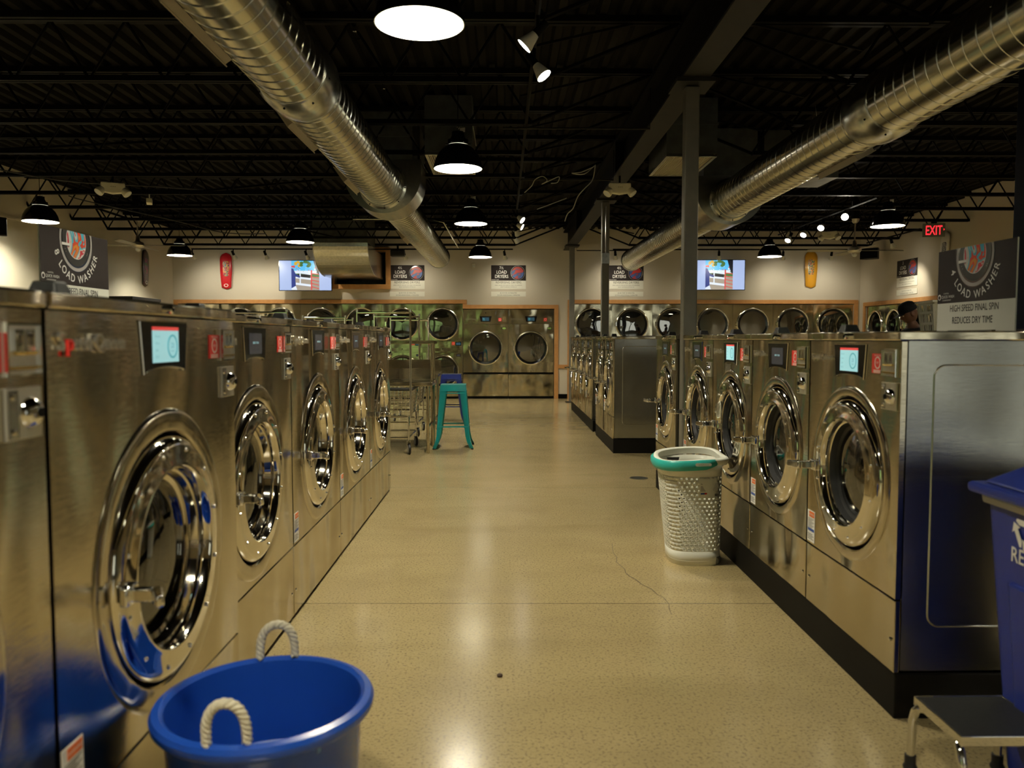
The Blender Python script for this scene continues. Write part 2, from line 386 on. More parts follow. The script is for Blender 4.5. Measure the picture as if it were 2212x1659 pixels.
# ------------------------------------------------------------------ roof structure
def joist(x0, x1, bev_left, bev_right, name_pts=None):
    zt, zb = 3.61, 3.20
    root = empty('roof_joist')
    m = MB(); m.box(x0, x1, -.05, -.01, zt, zt+.045, BLACK); m.box(x0, x1, .01, .05, zt, zt+.045, BLACK); m.build('top_chord', root, smooth=0)
    b0 = x0 + (1.05 if bev_left else .25); b1 = x1 - (1.05 if bev_right else .25)
    m = MB(); m.box(b0, b1, -.035, -.008, zb-.02, zb+.02, BLACK); m.box(b0, b1, .008, .035, zb-.02, zb+.02, BLACK); m.build('bottom_chord', root, smooth=0)
    m = MB(); n = max(2, round((b1 - b0) / .56)); s = (b1 - b0) / n
    for i in range(n):
        a = b0 + i*s
        m.tube([(a, 0, zb), (a + s/2, 0, zt+.01)], .011, BLACK, 5, False); m.tube([(a + s/2, 0, zt+.01), (a + s, 0, zb)], .011, BLACK, 5, False)
    m.tube([(b0, 0, zb), (x0 + .02, 0, zt)], .016, BLACK, 6); m.tube([(b1, 0, zb), (x1 - .02, 0, zt)], .016, BLACK, 6)
    if bev_left: m.tube([(b0 + .1, 0, zt-.18), (x0 + .35, 0, zt)], .011, BLACK, 5)
    if bev_right: m.tube([(b1 - .1, 0, zt-.18), (x1 - .35, 0, zt)], .011, BLACK, 5)
    m.build('web', root, smooth=0)
    return root
jl = joist(XL + .02, 1.30, False, True); jr = joist(1.50, XR - .02, True, False)
tag(jl, 'black open-web steel roof joist left of the long steel beam', 'joist', 'roof joists left of the beam')
tag(jr, 'black open-web steel roof joist right of the long steel beam', 'joist', 'roof joists right of the beam')
nth = ['nearest the rear wall', 'second from the rear wall', 'third from the rear wall', 'fourth from the rear wall', 'fifth from the rear wall', 'sixth from the rear wall', 'sixth from the near end', 'fifth from the near end', 'fourth from the near end', 'third from the near end', 'second from the near end', 'nearest the camera']
for i in range(12):
    y = 16.25 - 1.143*i
    for p, sd_ in ((jl, 'left'), (jr, 'right')):
        o = p if i == 0 else copy_tree(p)
        o.location = (0, y, 0); o['label'] = f'black open-web roof joist {sd_} of the steel beam, {nth[i]}'
# bridging rods, diagonal between joists
for i, (a, b) in enumerate((((-5.6, 8.24, 3.19), (-4.0, 9.39, 3.58)), ((-4.2, 10.5, 3.19), (-2.6, 11.6, 3.58)), ((-5.9, 12.8, 3.19), (-7.0, 13.9, 3.55)), ((3.6, 6.0, 3.19), (2.2, 7.1, 3.58)), ((5.6, 13.9, 3.19), (7.2, 12.8, 3.55)), ((-5.0, 13.95, 3.55), (-3.1, 15.1, 3.19)))):
    tag(MB().tube([a, b], .018, BLACK, 6).build('bridging_rod'), ['black bridging rod over the left washers', 'black bridging rod above the white emergency light', 'black bridging rod by the left wall jog', 'black bridging rod beside the right spiral duct', 'black bridging rod by the right wall under the deck', 'black bridging rod near the left rear corner'][i], 'steel rod')
root = empty('steel_beam', (1.40, 0, 0), 0, 'long black steel I-beam running down the room on three columns', 'steel beam')
m = MB(); m.box(-.10, .10, YF+.3, YB-.02, 3.20, 3.218, COLGR); m.box(-.008, .008, YF+.3, YB-.02, 3.218, 3.575, BLACK); m.box(-.10, .10, YF+.3, YB-.02, 3.575, 3.60, BLACK)
m.build('i_section', root, smooth=0)
for y in (6.02, 11.0, 16.3):
    MB().box(-.14, .14, y-.16, y+.16, 3.17, 3.199, COLGR).build('bearing_plate', root, smooth=0)
for y in (4.0, 9.3, 14.2):
    MB().box(-.105, .105, y, y+.02, 3.222, 3.572, BLACK).build('stiffener', root, smooth=0)
cl = ['tall square grey steel column rising between the right washers', 'square steel column behind the middle group of washers', 'dark steel column near the rear wall, farthest of the three']
for i, y in enumerate((6.02, 11.0, 16.3)):
    root = empty('steel_column', (1.40, y, 0), 0, cl[i], 'column', 'square steel columns under the beam')
    MB().box(-.052, .052, -.052, .052, .012, 3.168, COLM).build('shaft', root, smooth=0, bevel=.008)
    MB().box(-.12, .12, -.12, .12, 0, .012, COLGR).build('base_plate', root, smooth=0)
    if i == 1:
        MB().tube([(0, -.065, 2.45), (.0, -.066, 3.1)], .012, GALV, 6).build('conduit', root)
        MB().box(-.05, .05, -.085, -.053, 2.33, 2.47, GALV).build('junction_box', root, smooth=0)

# ------------------------------------------------------------------ spiral ducts
def spiral(mb, x, z, r, y0, y1, pit=.12, ph=0):
    n = 56
    mb.lathe([(r, 0), (r, y1 - y0)], DUCT, n, T((x, y0, z)) @ RX(-90))
    st = 30; N = int((y1 - y0) / pit * st); pts = []
    prof = [(-.006, .0), (-.003, .0045), (.003, .0045), (.006, .0)]; v = []
    for i in range(N + 1):
        a = 2*PI*i/st + ph; yy = y0 + i*pit/st
        for dy, dr in prof: v.append((x + (r+dr)*math.cos(a), yy + dy, z + (r+dr)*math.sin(a)))
    mb.add(v, [(4*i+j, 4*i+j+1, 4*i+j+5, 4*i+j+4) for i in range(N) for j in range(3)], GALV)
def duct(x, side, y_end, col0, tee, regs, label):
    z, r = 2.86, .205
    root = empty('spiral_duct', (x, 0, 0), 0, label, 'duct', 'exposed spiral ducts')
    m = MB(); spiral(m, 0, z, r, -3.0, col0); m.build('near_duct_run', root)
    m = MB(); spiral(m, 0, z, r, col0+.3, tee + .02); m.build('middle_duct_run', root)
    m = MB(); spiral(m, 0, z, r*.985, tee + .55, y_end); m.build('far_duct_run', root)
    m = MB(); m.disc(r*.985, 0, GALV, 56, T((0, y_end, z)) @ RX(-90)); m.lathe([(r*.99, -.03), (r+.008, -.03), (r+.008, .0), (r*.98, .004)], GALV, 56, T((0, y_end, z)) @ RX(-90)); m.build('end_cap', root)
    m = MB(); m.lathe([(r, -.03), (r+.008, -.025), (r+.028, .06), (r+.028, .24), (r+.008, .33), (r, .335)], GALV, 56, T((0, col0, z)) @ RX(-90))
    for k in range(8): m.lathe([(0, .006), (.006, .004), (.007, 0)], BLACK, 8, T((0, col0 + .02, z)) @ RY(45*k+12) @ T((r+.018, 0, 0)) @ RY(90))
    m.build('reducer_collar', root)
    # U-shaped saddle box joined to the riser
    R2 = .385; cz = 2.975; pts = [(-R2, cz+.15)] + [(R2*math.cos(a), cz + R2*math.sin(a)) for a in [PI + PI*i/28 for i in range(29)]] + [(R2, cz+.15)]
    m = MB(); m.prism(pts, tee, tee+.55, GALV); m.prism([(x_*1.012, cz + (z_-cz)*1.012) for x_, z_ in pts], tee - .002, tee + .018, GALV)
    m.build('saddle_box', root)
    m = MB(); m.lathe([(r+.035, -.004), (r+.035, -.02), (r+.012, -.03), (r+.012, -.10), (r, -.10)], GALV, 56, T((0, tee, z)) @ RX(-90))
    for k in range(9): m.lathe([(0, .012), (.006, .010), (.007, 0)], BLACK, 8, T((0, tee-.02, z)) @ RY(40*k+5) @ T((r+.024, 0, 0)) @ RX(90))
    m.build('tap_collar', root)
    m = MB(); m.box(-.30, .30, tee+.03, tee+.52, 3.127, ZC-.002, GALVD); m.box(-.31, .31, tee+.02, tee+.53, 3.36, 3.385, GALVD); m.build('riser_box', root, smooth=0)
    for (a, b) in regs:
        g = MB(); ang = 215 if side < 0 else -62
        Mx = T((0, 0, z)) @ RY(-ang)  # local x -> radial
        g.box(r-.01, r+.03, a, b, -.07, .07, GRILLE, Mx)
        g.box(r+.03, r+.036, a-.01, b+.01, -.08, .08, GRILLE, Mx)
        n = int((b-a)/.04)
        for k in range(n): g.box(r+.036, r+.040, a+.02+k*.04, a+.03+k*.04, -.065, .065, GREY, Mx)
        g.build('register', root, smooth=0)
    if side > 0:
        MB().box(r+.0005, r+.003, 3.86, 3.95, -.02, .02, mat('yellow_tag', (.5, .45, .05), .5), T((0, 0, z)) @ RY(-135)).build('yellow_tag', root, smooth=0)
    for yy in (1.2, 3.9, 6.6, 10.8, 13.4):
        MB().tube([(-.21, yy, 2.90), (-.02, yy, 3.1), (0, yy, 3.22), (.02, yy, 3.1), (.21, yy, 2.90)], .0025, GALV, 4).build('hanger_wire', root)
    return root
duct(-1.224, -1, 15.3, 4.70, 8.22, [(3.3, 4.05), (5.2, 5.9), (7.0, 7.6), (11.0, 11.6)], 'silver spiral duct running along the left of the ceiling')
duct(2.55, 1, 15.9, 5.25, 9.0, [(5.9, 6.6)], 'silver spiral duct running along the right of the ceiling')
# rear elbow duct through the wall opening
root = empty('elbow_duct', (-3.10, 15.3, 0), 0, 'wide galvanised elbow duct dropping from the deck into the framed wall opening', 'duct')
m = MB(); w = .52
arc = [(0, 3.12)] + [(1.02*(1-math.cos(a)), 3.12 - .55*math.sin(a)) for a in [PI/2*i/14 for i in range(1, 15)]]
out = arc + [(2.05, 2.57)]
inn = [(2.05, 3.08), (.92, 3.08), (.92, 3.12)]
for sx_ in (-w, w):
    poly = out + inn; m.add([(sx_, y, z) for y, z in poly], [tuple(range(len(poly)))], GALV)
for a, b in zip(out, out[1:]): m.add([(-w, *a), (w, *a), (w, *b), (-w, *b)], [(0, 1, 2, 3)], GALV)
m.build('curved_elbow', root)
m = MB(); m.box(-w, w, 0, .9, 3.13, ZC-.002, GALVD)
m.tube([(-w, -.012, 3.13), (w, -.012, 3.13)], .008, GALV, 6); m.build('vertical_drop', root, smooth=0)
m = MB()
for sx_ in (-w, w): m.tube([(sx_, y-.004, z-.004) for y, z in out[:-1]], .007, GALV, 6)
m.build('standing_seam', root)
for (x0, x1, y0, y1, lb) in ((1.60, 2.10, 7.9, 8.85, 'boxy dark return duct with cream grille beside the near column'), (-.76, -.30, 7.85, 8.8, 'boxy dark return duct with cream grille above the hanging lamp')):
    root = empty('return_duct', ((x0+x1)/2, (y0+y1)/2, 0), 0, lb, 'duct', 'return air boxes under the deck')
    a, b = (x1-x0)/2, (y1-y0)/2
    m = MB().box(-a, a, -b, b, 3.12, ZC-.002, GALVD); m.box(-a-.01, a+.01, -b-.01, b+.01, 3.40, 3.42, GALVD); m.build('duct_box', root, smooth=0)
    m = MB()
    m.box(-a, a, -b, -b+.03, 3.09, 3.119, GALV); m.box(-a, a, b-.03, b, 3.09, 3.119, GALV); m.box(-a, -a+.03, -b+.03, b-.03, 3.09, 3.119, GALV); m.box(a-.03, a, -b+.03, b-.03, 3.09, 3.119, GALV)
    n = int(2*a/.022)
    for k in range(n): m.box(-a+.035+k*.02, -a+.045+k*.02, -b+.03, b-.03, 3.097, 3.112, GRILLE)
    m.box(-a+.03, a-.03, -b+.03, b-.03, 3.113, 3.119, GREY)
    m.build('grille', root, smooth=0)
tag(MB().box(-1.42, -.92, 8.95, 9.5, 3.13, ZC-.002, GALVD).build('plenum_box', smooth=0), 'dark sheet-metal plenum box behind the left duct saddle', 'duct')
tag(MB().box(2.95, 3.8, 9.1, 9.7, 3.13, ZC-.002, GALVD).build('plenum_box', smooth=0), 'dark sheet-metal plenum box behind the right duct saddle', 'duct')

# ------------------------------------------------------------------ pendant lamps
def pendant():
    root = empty('pendant_lamp')
    prof = [(.225, 0), (.226, .006), (.222, .03), (.208, .085), (.180, .140), (.140, .185), (.100, .212), (.088, .218)]
    m = MB(); m.lathe(prof, BLACKG, 48); m.build('shade', root)
    m = MB(); m.lathe([(r-.004, h+.002) for r, h in prof] + [(0, .214)], ENAMEL, 48); m.lathe([(.225, 0), (.2255, .004), (.219, .004), (.219, 0)], ENAMEL, 48, closed=True); m.build('reflector', root)
    m = MB(); m.disc(.145, .172, LEMIT, 40); m.build('diffuser', root, smooth=0)
    m = MB(); m.lathe([(.088, .216), (.094, .222), (.094, .262), (.075, .268), (.058, .30), (.056, .335), (0, .34)], BLACKG, 32)
    for k in range(6): m.box(.05, .115, -.004, .004, .222, .232, BLACKG, RZ(60*k))
    m.build('driver_housing', root)
    m = MB(); m.tube([(0, 0, .335), (0, 0, .36), (.012, 0, .375), (0, 0, .39), (-.012, 0, .375), (0, 0, .36)], .004, CHROME, 6)
    m.box(.02, .07, -.001, .001, .33, .37, WHITE, RZ(-20)); m.build('hook', root)
    return root
plist = [(-.415, 4.06, 'large black dome pendant lamp hanging nearest, cut by the top edge'), (-.415, 7.45, 'black dome pendant lamp hanging in front of the cream grille duct'),
  (-.44, 10.98, 'black dome pendant lamp over the aisle, third from the camera'), (-.44, 15.45, 'small black dome pendant lamp between the two rear dryer posters'),
  (-6.2, 10.85, 'black dome pendant lamp above the 8 load sign'), (-6.1, 15.2, 'black dome pendant lamp left of the red skateboard'),
  (-3.3, 13.1, 'black dome pendant lamp left of the galvanised elbow duct'), (5.1, 15.3, 'black dome pendant lamp right of the second television'),
  (5.36, 11.15, 'black dome pendant lamp left of the EXIT sign'),
  (-.415, .1, 'black dome pendant lamp overhead, out of frame above the aisle'), (-.415, -3.5, 'black dome pendant lamp by the shop front'),
  (-3.7, 1.2, 'black dome pendant lamp over the near left washers'), (3.9, 1.0, 'black dome pendant lamp over the near right washers'), (5.6, 7.4, 'black dome pendant lamp over the far right aisle'), (4.3, 4.3, 'unseen black dome pendant lamp added to brighten the near right aisle'), (-4.4, 6.2, 'black dome pendant lamp over the far left aisle')]  # near right aisle pendant is unseen, added to brighten that side
p0 = pendant()
for i, (x, y, lb) in enumerate(plist):
    o = p0 if i == 0 else copy_tree(p0)
    o.location = (x, y, 2.87); tag(o, lb, 'pendant lamp', 'black dome pendants')
    c = MB(); c.tube([(0, 0, .385), (0, 0, .45), (0, 0, ZC - 2.87)], .004, BLACK, 5)
    c.build('suspension_cable', o)

# ------------------------------------------------------------------ track lights
def head(d):
    """d: aim direction; origin at the track clip"""
    root = empty('track_head'); d = Vector(d).normalized()
    q = Vector((0, 0, 1)).rotation_difference(d).to_matrix().to_4x4()
    p = Vector((0, 0, -.09))
    MB().tube([(0, 0, 0), (0, 0, -.09)], .011, BLACK, 8).build('arm', root)
    m = MB(); m.lathe([(0, -.07), (.024, -.07), (.026, 0), (.028, .02), (.0, .02)], BLACK, 16, T(p) @ q); m.build('lamp_socket', root)
    m = MB(); m.lathe([(.024, .018), (.028, .03), (.036, .06), (.050, .105), (.049, .112)], ENAMEL, 24, T(p) @ q); b = m.build('bulb', root)
    m = MB(); m.lathe([(.046, .108), (.03, .114), (0, .116)], BULB, 24, T(p) @ q); m.build('lens', b)
    return root, p + d*.13
def track(name, a, b, lb, rods=()):
    root = empty(name, a, 0, lb, 'light track'); d = Vector(b) - Vector(a)
    MB().tube([(0, 0, 0), tuple(d)], .014, BLACK, 4).build('rail', root, smooth=0)
    for t in rods:
        p = d*t; MB().tube([tuple(p), (p.x, p.y, .08)], .004, NICK, 5).build('drop_rod', root)
    return root
def put_head(x, y, z, d, lb, grp, watt=0, size=75):
    r, tip = head(d); r.location = (x, y, z); tag(r, lb, 'spotlight', grp)
    if watt:
        l = bpy.data.lights.new('head_light', 'SPOT'); l.energy = watt; l.color = (1, .90, .70); l.spot_size = R(size); l.spot_blend = 1.0; l.shadow_soft_size = .04
        o = bpy.data.objects.new('head_light', l); COL.objects.link(o); o.parent = r; o.location = tip
        o.rotation_euler = Vector(d).to_track_quat('-Z', 'Y').to_euler()
track('light_track', (-6.35, 16.42, 3.13), (.20, 16.42, 3.13), 'thin black light track along the rear wall, left of the beam', (.08, .28, .5, .72, .9))
track('light_track', (2.25, 16.42, 3.13), (7.5, 16.42, 3.13), 'thin black light track along the rear wall, right of the beam', (.1, .4, .7, .9))
track('light_track', (.20, 3.3, 3.17), (.20, 14.4, 3.17), 'black light track running down the middle of the ceiling', (.1, .4, .7))
track('light_track', (7.1, 13.6, 3.17), (7.1, 15.6, 3.17), 'short black light track near the right wall', (.2, .8))
track('light_track', (4.95, 10.6, 3.17), (4.95, 14.4, 3.17), 'black light track on the right with four lit heads', (.2, .8))
for x, lb in ((-6.33, 'lamp head half hidden behind the left rear pendant'), (-5.5, 'lamp head just right of the red skateboard'), (-4.85, 'lamp head left of the left television'), (-4.02, 'lamp head above the left television'),
              (-2.02, 'lamp head above the poster left of the aisle end'), (.03, 'lamp head above the poster over the oak jamb'), (2.3, 'lamp head at the far end of the right duct'), (4.43, 'lamp head above the right television'),
              (5.75, 'lamp head right of the right rear pendant'), (6.75, 'lamp head right of the yellow skateboard')):
    put_head(x, 16.42, 3.12, (.15, .62, -.75), 'small white spot ' + lb, 'spots on the rear wall tracks', SPOT, 125)
for x, y, d, lb, w in ((.20, 4.68, (-.75, .1, -.75), 'upper one of two near white spots on the middle track', 40), (.20, 5.2, (.55, -.2, -.8), 'lower one of two near white spots on the middle track', 40),
                    (.20, 11.6, (.65, -.35, -.55), 'brightest spot of the cluster on the middle track', 25), (.20, 12.4, (.75, -.2, -.4), 'second spot of the cluster on the middle track', 25), (.20, 13.0, (.35, .6, -.7), 'third spot of the cluster on the middle track', 25), (.20, 14.0, (.5, .55, -.7), 'rearmost spot of the cluster on the middle track', 25),
                    (4.95, 13.8, (-.45, -.35, -.65), 'leftmost lit spot on the right track', 25), (4.95, 13.1, (-.45, -.4, -.62), 'second lit spot on the right track', 25), (4.95, 12.4, (-.45, -.55, -.5), 'third lit spot on the right track', 25), (4.95, 11.6, (-.38, -.9, -.17), 'glaring bright spot on the right track, aimed forward', 15),
                    (7.1, 14.6, (.4, .3, -.8), 'white spot near the right wall above the speaker', 40)):
    put_head(x, y, 3.16, d, lb, 'spots on the ceiling tracks', w, 85)
# wall washers for the side walls sit on short tracks out of frame
# ------------------------------------------------------------------ plates with a round hole
def holed(mb, x0, x1, z0, z1, cx, cz, r, y, m, n=64, t=.018):
    an = sorted([2*PI*i/n for i in range(n)] + [math.atan2(b-cz, a-cx) % (2*PI) for a in (x0, x1) for b in (z0, z1)])
    v = []
    for a in an:
        c, s = math.cos(a), math.sin(a)
        k = min(((x1-cx)/c if c > 1e-9 else (x0-cx)/c if c < -1e-9 else 1e9), ((z1-cz)/s if s > 1e-9 else (z0-cz)/s if s < -1e-9 else 1e9))
        v += [(cx+r*c, y, cz+r*s), (cx+k*c, y, cz+k*s), (cx+k*c, y+t, cz+k*s)]
    N = len(an); f = []
    for i in range(N):
        j = (i+1) % N; f += [(3*i, 3*i+1, 3*j+1, 3*j), (3*i+1, 3*i+2, 3*j+2, 3*j+1)]
    mb.add(v, f, m)
def ring(mb, cx, cz, y, prof, m, n=64, closed=False):
    mb.lathe(prof, m, n, T((cx, y, cz)) @ FRONT, closed)
def domebox(mb, x0, x1, y0, y1, z0, z1, m): mb.box(x0, x1, y0, y1, z0, z1, m)

# ------------------------------------------------------------------ front-load washers
def washer(Wd, Dp, top, kick, base, cz, Rem, Rd, Ri, sd=1.0, lit=False, load=None):
    INNER = CHROMER if sd > 1.1 else RUBBER
    """origin: middle of the front's foot; front faces -y"""
    h = Wd/2; root = empty('washing_machine')
    m = MB(); e = h-.004
    m.box(-e, -e+.012, .022, Dp, base+.01, top-.034, STEELS); m.box(e-.012, e, .022, Dp, base+.01, top-.034, STEELS)
    m.box(-e+.012, e-.012, Dp-.012, Dp, base+.01, top-.034, GALVD); m.box(-e+.012, e-.012, .03, Dp-.012, base+.01, base+.02, GALVD)
    # pressed panel in each flank
    m.build('cabinet', root, smooth=0)
    for s in (-1, 1):
        q = MB(); a, b, c, d, rr = .11, Dp-.10, base+.165, top-.115, .04; pts = []
        for (yy, zz, a0) in ((b-rr, d-rr, 0), (a+rr, d-rr, 90), (a+rr, c+rr, 180), (b-rr, c+rr, 270)):
            pts += [(s*(e-.001), yy + rr*math.cos(R(a0+t)), zz + rr*math.sin(R(a0+t))) for t in range(0, 91, 15)]
        q.tube(pts + [pts[0]], .0035, STEELS, 6, False)
        q.build('side_pressing', root)
    m = MB(); holed(m, -h+.006, h-.006, kick+.003, top-.036, 0, cz, Rem, 0, STEEL); m.build('front_panel', root, smooth=20, bevel=0)
    m = MB(); m.box(-h+.006, h-.006, 0, .02, base, kick-.003, STEEL); m.build('kick_panel', root, smooth=0, bevel=.003)
    for s in (-1, 1):
        MB().lathe([(0, .004), (.006, .003), (.007, 0)], CHROME, 10, T((s*(h-.035), -.0005, base+.11)) @ FRONT).build('screw', root)
    m = MB(); m.box(-h+.004, h-.004, -.012, Dp, top-.033, top, STEEL); m.build('lid', root, smooth=0, bevel=.005)
    m = MB(); m.lathe([(.011, 0), (.011, .012), (.008, .016), (0, .016)], CHROME, 20, T((0, -.012, top-.017)) @ FRONT); m.box(-.003, .003, -.030, -.027, top-.022, top-.012, BLACK); m.build('lid_lock', root)
    m = MB(); ring(m, 0, cz, 0, [(Rem, 0), (Rem-.003, .003), (Rem-.010, .0065), (Rem-.018, .0072), (Rd+.022, .0072), (Rd+.012, .005), (Rd+.007, -.002)], PLATE, 80)
    ring(m, 0, cz, 0, [(Rd+.007, -.002), (Rd+.004, -.045), (Ri-.02, -.05)], RUBBER, 64)
    m.build('door_surround', root)
    # drum
    m = MB(); ring(m, 0, cz, 0, [(Ri-.02, -.05), (Ri-.035, -.075), (Ri-.05, -.10), (Ri-.035, -.12)], RUBBER, 64)
    ring(m, 0, cz, 0, [(Ri-.035, -.12), (Ri+.06, -.14), (Ri+.06, -.42), (0, -.45)], DRUM, 48)
    for k in range(3):
        M2 = T((0, 0, cz)) @ RY(120*k+40); m.prism([(-.04, -Ri-.058), (.04, -Ri-.058), (0, -Ri+.0)], .14, .42, DRUM, M2)
    m.build('drum', root)
    # door
    m = MB(); ring(m, 0, cz, 0, [(Rd-.012, .022), (Rd-.002, .030), (Rd, .044), (Rd-.006, .060), (Rd-.020, .071), (Rd-.032, .0735), (Ri+.020, .0745), (Ri+.012, .078), (Ri+.003, .0785), (Ri-.004, .070), (Ri-.006, .045), (Ri-.012, .042)], CHROMER, 96)
    ring(m, 0, cz, 0, [(Ri-.012, .042), (Ri-.018, .018), (Ri-.032, .012), (Ri-.035, -.02), (Ri-.046, -.024)], INNER, 96)
    rs = (Rd + Ri)/2 + .004
    for k in range(12):
        a = R(30*k+15); m.lathe([(0, .0045), (.005, .0035), (.0065, 0)], LETTER, 8, T((rs*math.cos(a), -.0735, cz+rs*math.sin(a))) @ FRONT)
    door = m.build('door', root, loc=(0, .05, 0))
    m = MB(); ring(m, 0, cz, 0, [(Ri-.03, .012), (Ri*.6, .032), (Ri*.3, .040), (0, .042)], GLASSD, 48); m.build('door_glass', door)
    # hinge on the right, lever on the left
    m = MB()
    for zz in (-.07, .07): m.box(Rd-.03, Rd+.012, -.05, -.012, cz+zz-.022, cz+zz+.022, CHROME)
    m.build('hinge', door, bevel=.004)
    m = MB(); q = T((-Rd+.028, -.075, cz-.01))
    m.box(-.030, .030, -.016, .004, -.022, .022, CHROME, q)
    m.prism([(-.012, -.016), (.012, -.016), (.012, .016), (-.012, .016)], -.065, -.012, CHROME, q)
    m.add([(-.013, -.060, -.017), (.012, -.060, -.017), (.012, -.076, -.017), (-.048, -.105, -.014), (-.060, -.092, -.014),
           (-.013, -.060, .017), (.012, -.060, .017), (.012, -.076, .017), (-.048, -.105, .012), (-.060, -.092, .012)],
          [(0, 1, 2, 3, 4), (9, 8, 7, 6, 5), (0, 5, 6, 1), (1, 6, 7, 2), (2, 7, 8, 3), (3, 8, 9, 4), (4, 9, 5, 0)], CHROME, q)
    m.build('door_handle', door, bevel=.005)
    # control panel
    zt = top-.048; zb = top-.175; m = MB(); w1, w2 = .140, .120
    pts = [(-w1, zt), (w1, zt)] + [(w2 + (w1-w2)*.15, zb-.003)] + [(w2*math.cos(a), zb - .003 + .016*math.sin(a)) for a in [PI*i/10 for i in range(11)]][1:-1] + [(-w2-(w1-w2)*.15, zb-.003)]
    m.prism(pts, -.006, -.0005, BLACKG); cp = m.build('control_panel', root, smooth=0)
    m = MB(); m.tube([(x, -.004, z) for x, z in pts + [pts[0]]], .0025, CHROME, 6, False); m.build('panel_bezel', cp)
    m = MB(); x0, x1, z0, z1 = -.078, .078, zb+.024, zt-.022
    if lit:
        m.box(x0, x1, -.0075, -.0062, z0, z1, SCRN); m.box(x0, x1, -.0078, -.0062, z1, z1+.009, SCRR)
        ring(m, .038, (z0+z1)/2, 0, [(.026, .0085), (.031, .0085), (.031, .0077), (.026, .0077)], SCRT, 32, True)
        text(m, '20', .020, SCRT, T((.038, -.0082, (z0+z1)/2-.004)), 'CENTER')
        text(m, 'minutes', .007, SCRT, T((.038, -.0082, (z0+z1)/2-.014)), 'CENTER')
        for k, s in enumerate(('Normal', 'Warm', 'Light', '$5.25')): text(m, s, .009, SCRT, T((-.066, -.0082, z1-.018-.017*k)), 'LEFT')
    else:
        m.box(x0, x1, -.0072, -.0062, z0, z1, SCRD); text(m, 'SELECT CYCLE', .011, SCRN, T((0, -.0078, (z0+z1)/2)), 'CENTER')
        for k in range(3): m.box(-.04+.03*k, -.022+.03*k, -.0078, -.0072, z0+.014, z0+.018, SCRD)
    m.build('display', cp, smooth=0)
    # lettering, in raised chrome with a red p
    m = MB(); lx = -h+.035; lw = min(.26, .19*sd + .0); ls = lw/5.75; zz = top-.114
    text(m, 'S', ls*1.2, LETTER, T((lx, -.002, zz)), 'LEFT', .007); text(m, 'p', ls*1.1, RED if sd > 1.1 and lit else LETTER, T((lx+ls*.62, -.003, zz)), 'LEFT', .008)
    text(m, 'eed Queen', ls*1.1, LETTER, T((lx+ls*1.22, -.002, zz)), 'LEFT', .007)
    m.build('name_lettering', root, smooth=0)
    # sticker, coin slots, vault
    cx = h-.080
    m = MB(); m.box(cx-.138, cx-.052, -.0018, -.0004, top-.150, top-.080, RED)
    ring(m, cx-.095, top-.112, 0, [(.018, .0024), (.022, .0024), (.022, .0018), (.018, .0018)], WHITE, 24, True)
    for k in range(3): m.box(cx-.125, cx-.068, -.0024, -.0018, top-.140-.004*k, top-.138-.004*k, WHITE)
    text(m, 'PAY', .012, WHITE, T((cx-.095, -.0026, top-.116))); text(m, 'TAP OR COIN', .008, WHITE, T((cx-.095, -.0026, top-.089))); m.build('payment_sticker', root, smooth=0)
    m = MB(); z0, z1 = top-.158, top-.062
    m.box(cx-.05, cx+.055, -.006, -.0005, z0, z1, PLATEB)
    for q in ((-.05, .055, z1-.004, z1), (-.05, .055, z0, z0+.004)): m.box(cx+q[0], cx+q[1], -.012, -.006, q[2], q[3], CHROME)
    for q in ((-.05, -.046), (.051, .055)): m.box(cx+q[0], cx+q[1], -.012, -.006, z0+.004, z1-.004, CHROME)
    ca = m.build('coin_acceptor', root, smooth=0)
    m = MB()
    for k in (-.014, .020):
        m.box(cx+k-.013, cx+k+.013, -.012, -.006, z0+.045, z1-.012, CHROME); m.box(cx+k-.002, cx+k+.002, -.0125, -.012, z0+.055, z1-.02, BLACK)
        m.tube([(cx+k-.015, -.012, z0+.042), (cx+k+.015, -.012, z0+.042)], .004, BRASS, 8)
    m.box(cx-.04, cx+.045, -.011, -.006, z0+.012, z0+.018, BRASS); m.build('coin_slot', ca, smooth=0)
    m = MB(); z0, z1 = top-.272, top-.178
    m.box(cx-.05, cx+.055, -.007, -.0005, z0, z1, PLATEB); m.box(cx-.048, cx-.018, -.009, -.007, z0+.004, z1-.004, GALV)
    for a, b in ((-.035, z0+.016), (-.035, z1-.016)): m.lathe([(0, .004), (.006, .003), (.007, 0)], CHROME, 10, T((cx+a, -.009, b)) @ FRONT)
    cv = m.build('coin_vault', root, smooth=0, bevel=.002)
    m = MB(); zc2 = (z0+z1)/2; m.lathe([(.030, 0), (.028, .006), (.022, .014), (.012, .019), (0, .020)], CHROME, 28, T((cx+.018, -.007, zc2)) @ FRONT); m.lathe([(.009, 0), (.009, .022), (0, .022)], BLACK, 16, T((cx+.018, -.007, zc2)) @ FRONT); m.build('vault_lock', cv)
    # warning label, lower left
    m = MB(); lx0, lx1, lz0, lz1 = -h+.012, -h+.090, kick+.012, kick+.148
    m.box(lx0, lx1, -.0016, -.0004, lz0, lz1, WHITE); m.box(lx0+.018, lx1-.004, -.0022, -.0016, lz1-.028, lz1-.004, ORANGE); m.box(lx0+.005, lx1-.005, -.0022, -.0016, lz0+.046, lz0+.058, NAVYP)
    for k in range(9): m.box(lx0+.006, lx1-.006-.012*(k % 3), -.0021, -.0016, lz1-.036-.005*k, lz1-.034-.005*k, GREY)
    for k in range(4): m.box(lx0+.006, lx1-.010-.012*(k % 2), -.0021, -.0016, lz0+.010+.007*k, lz0+.013+.007*k, GREY)
    text(m, 'WARNING', .011, WHITE, T(((lx0+lx1)/2+.007, -.0024, lz1-.020))); m.build('warning_label', root, smooth=0)
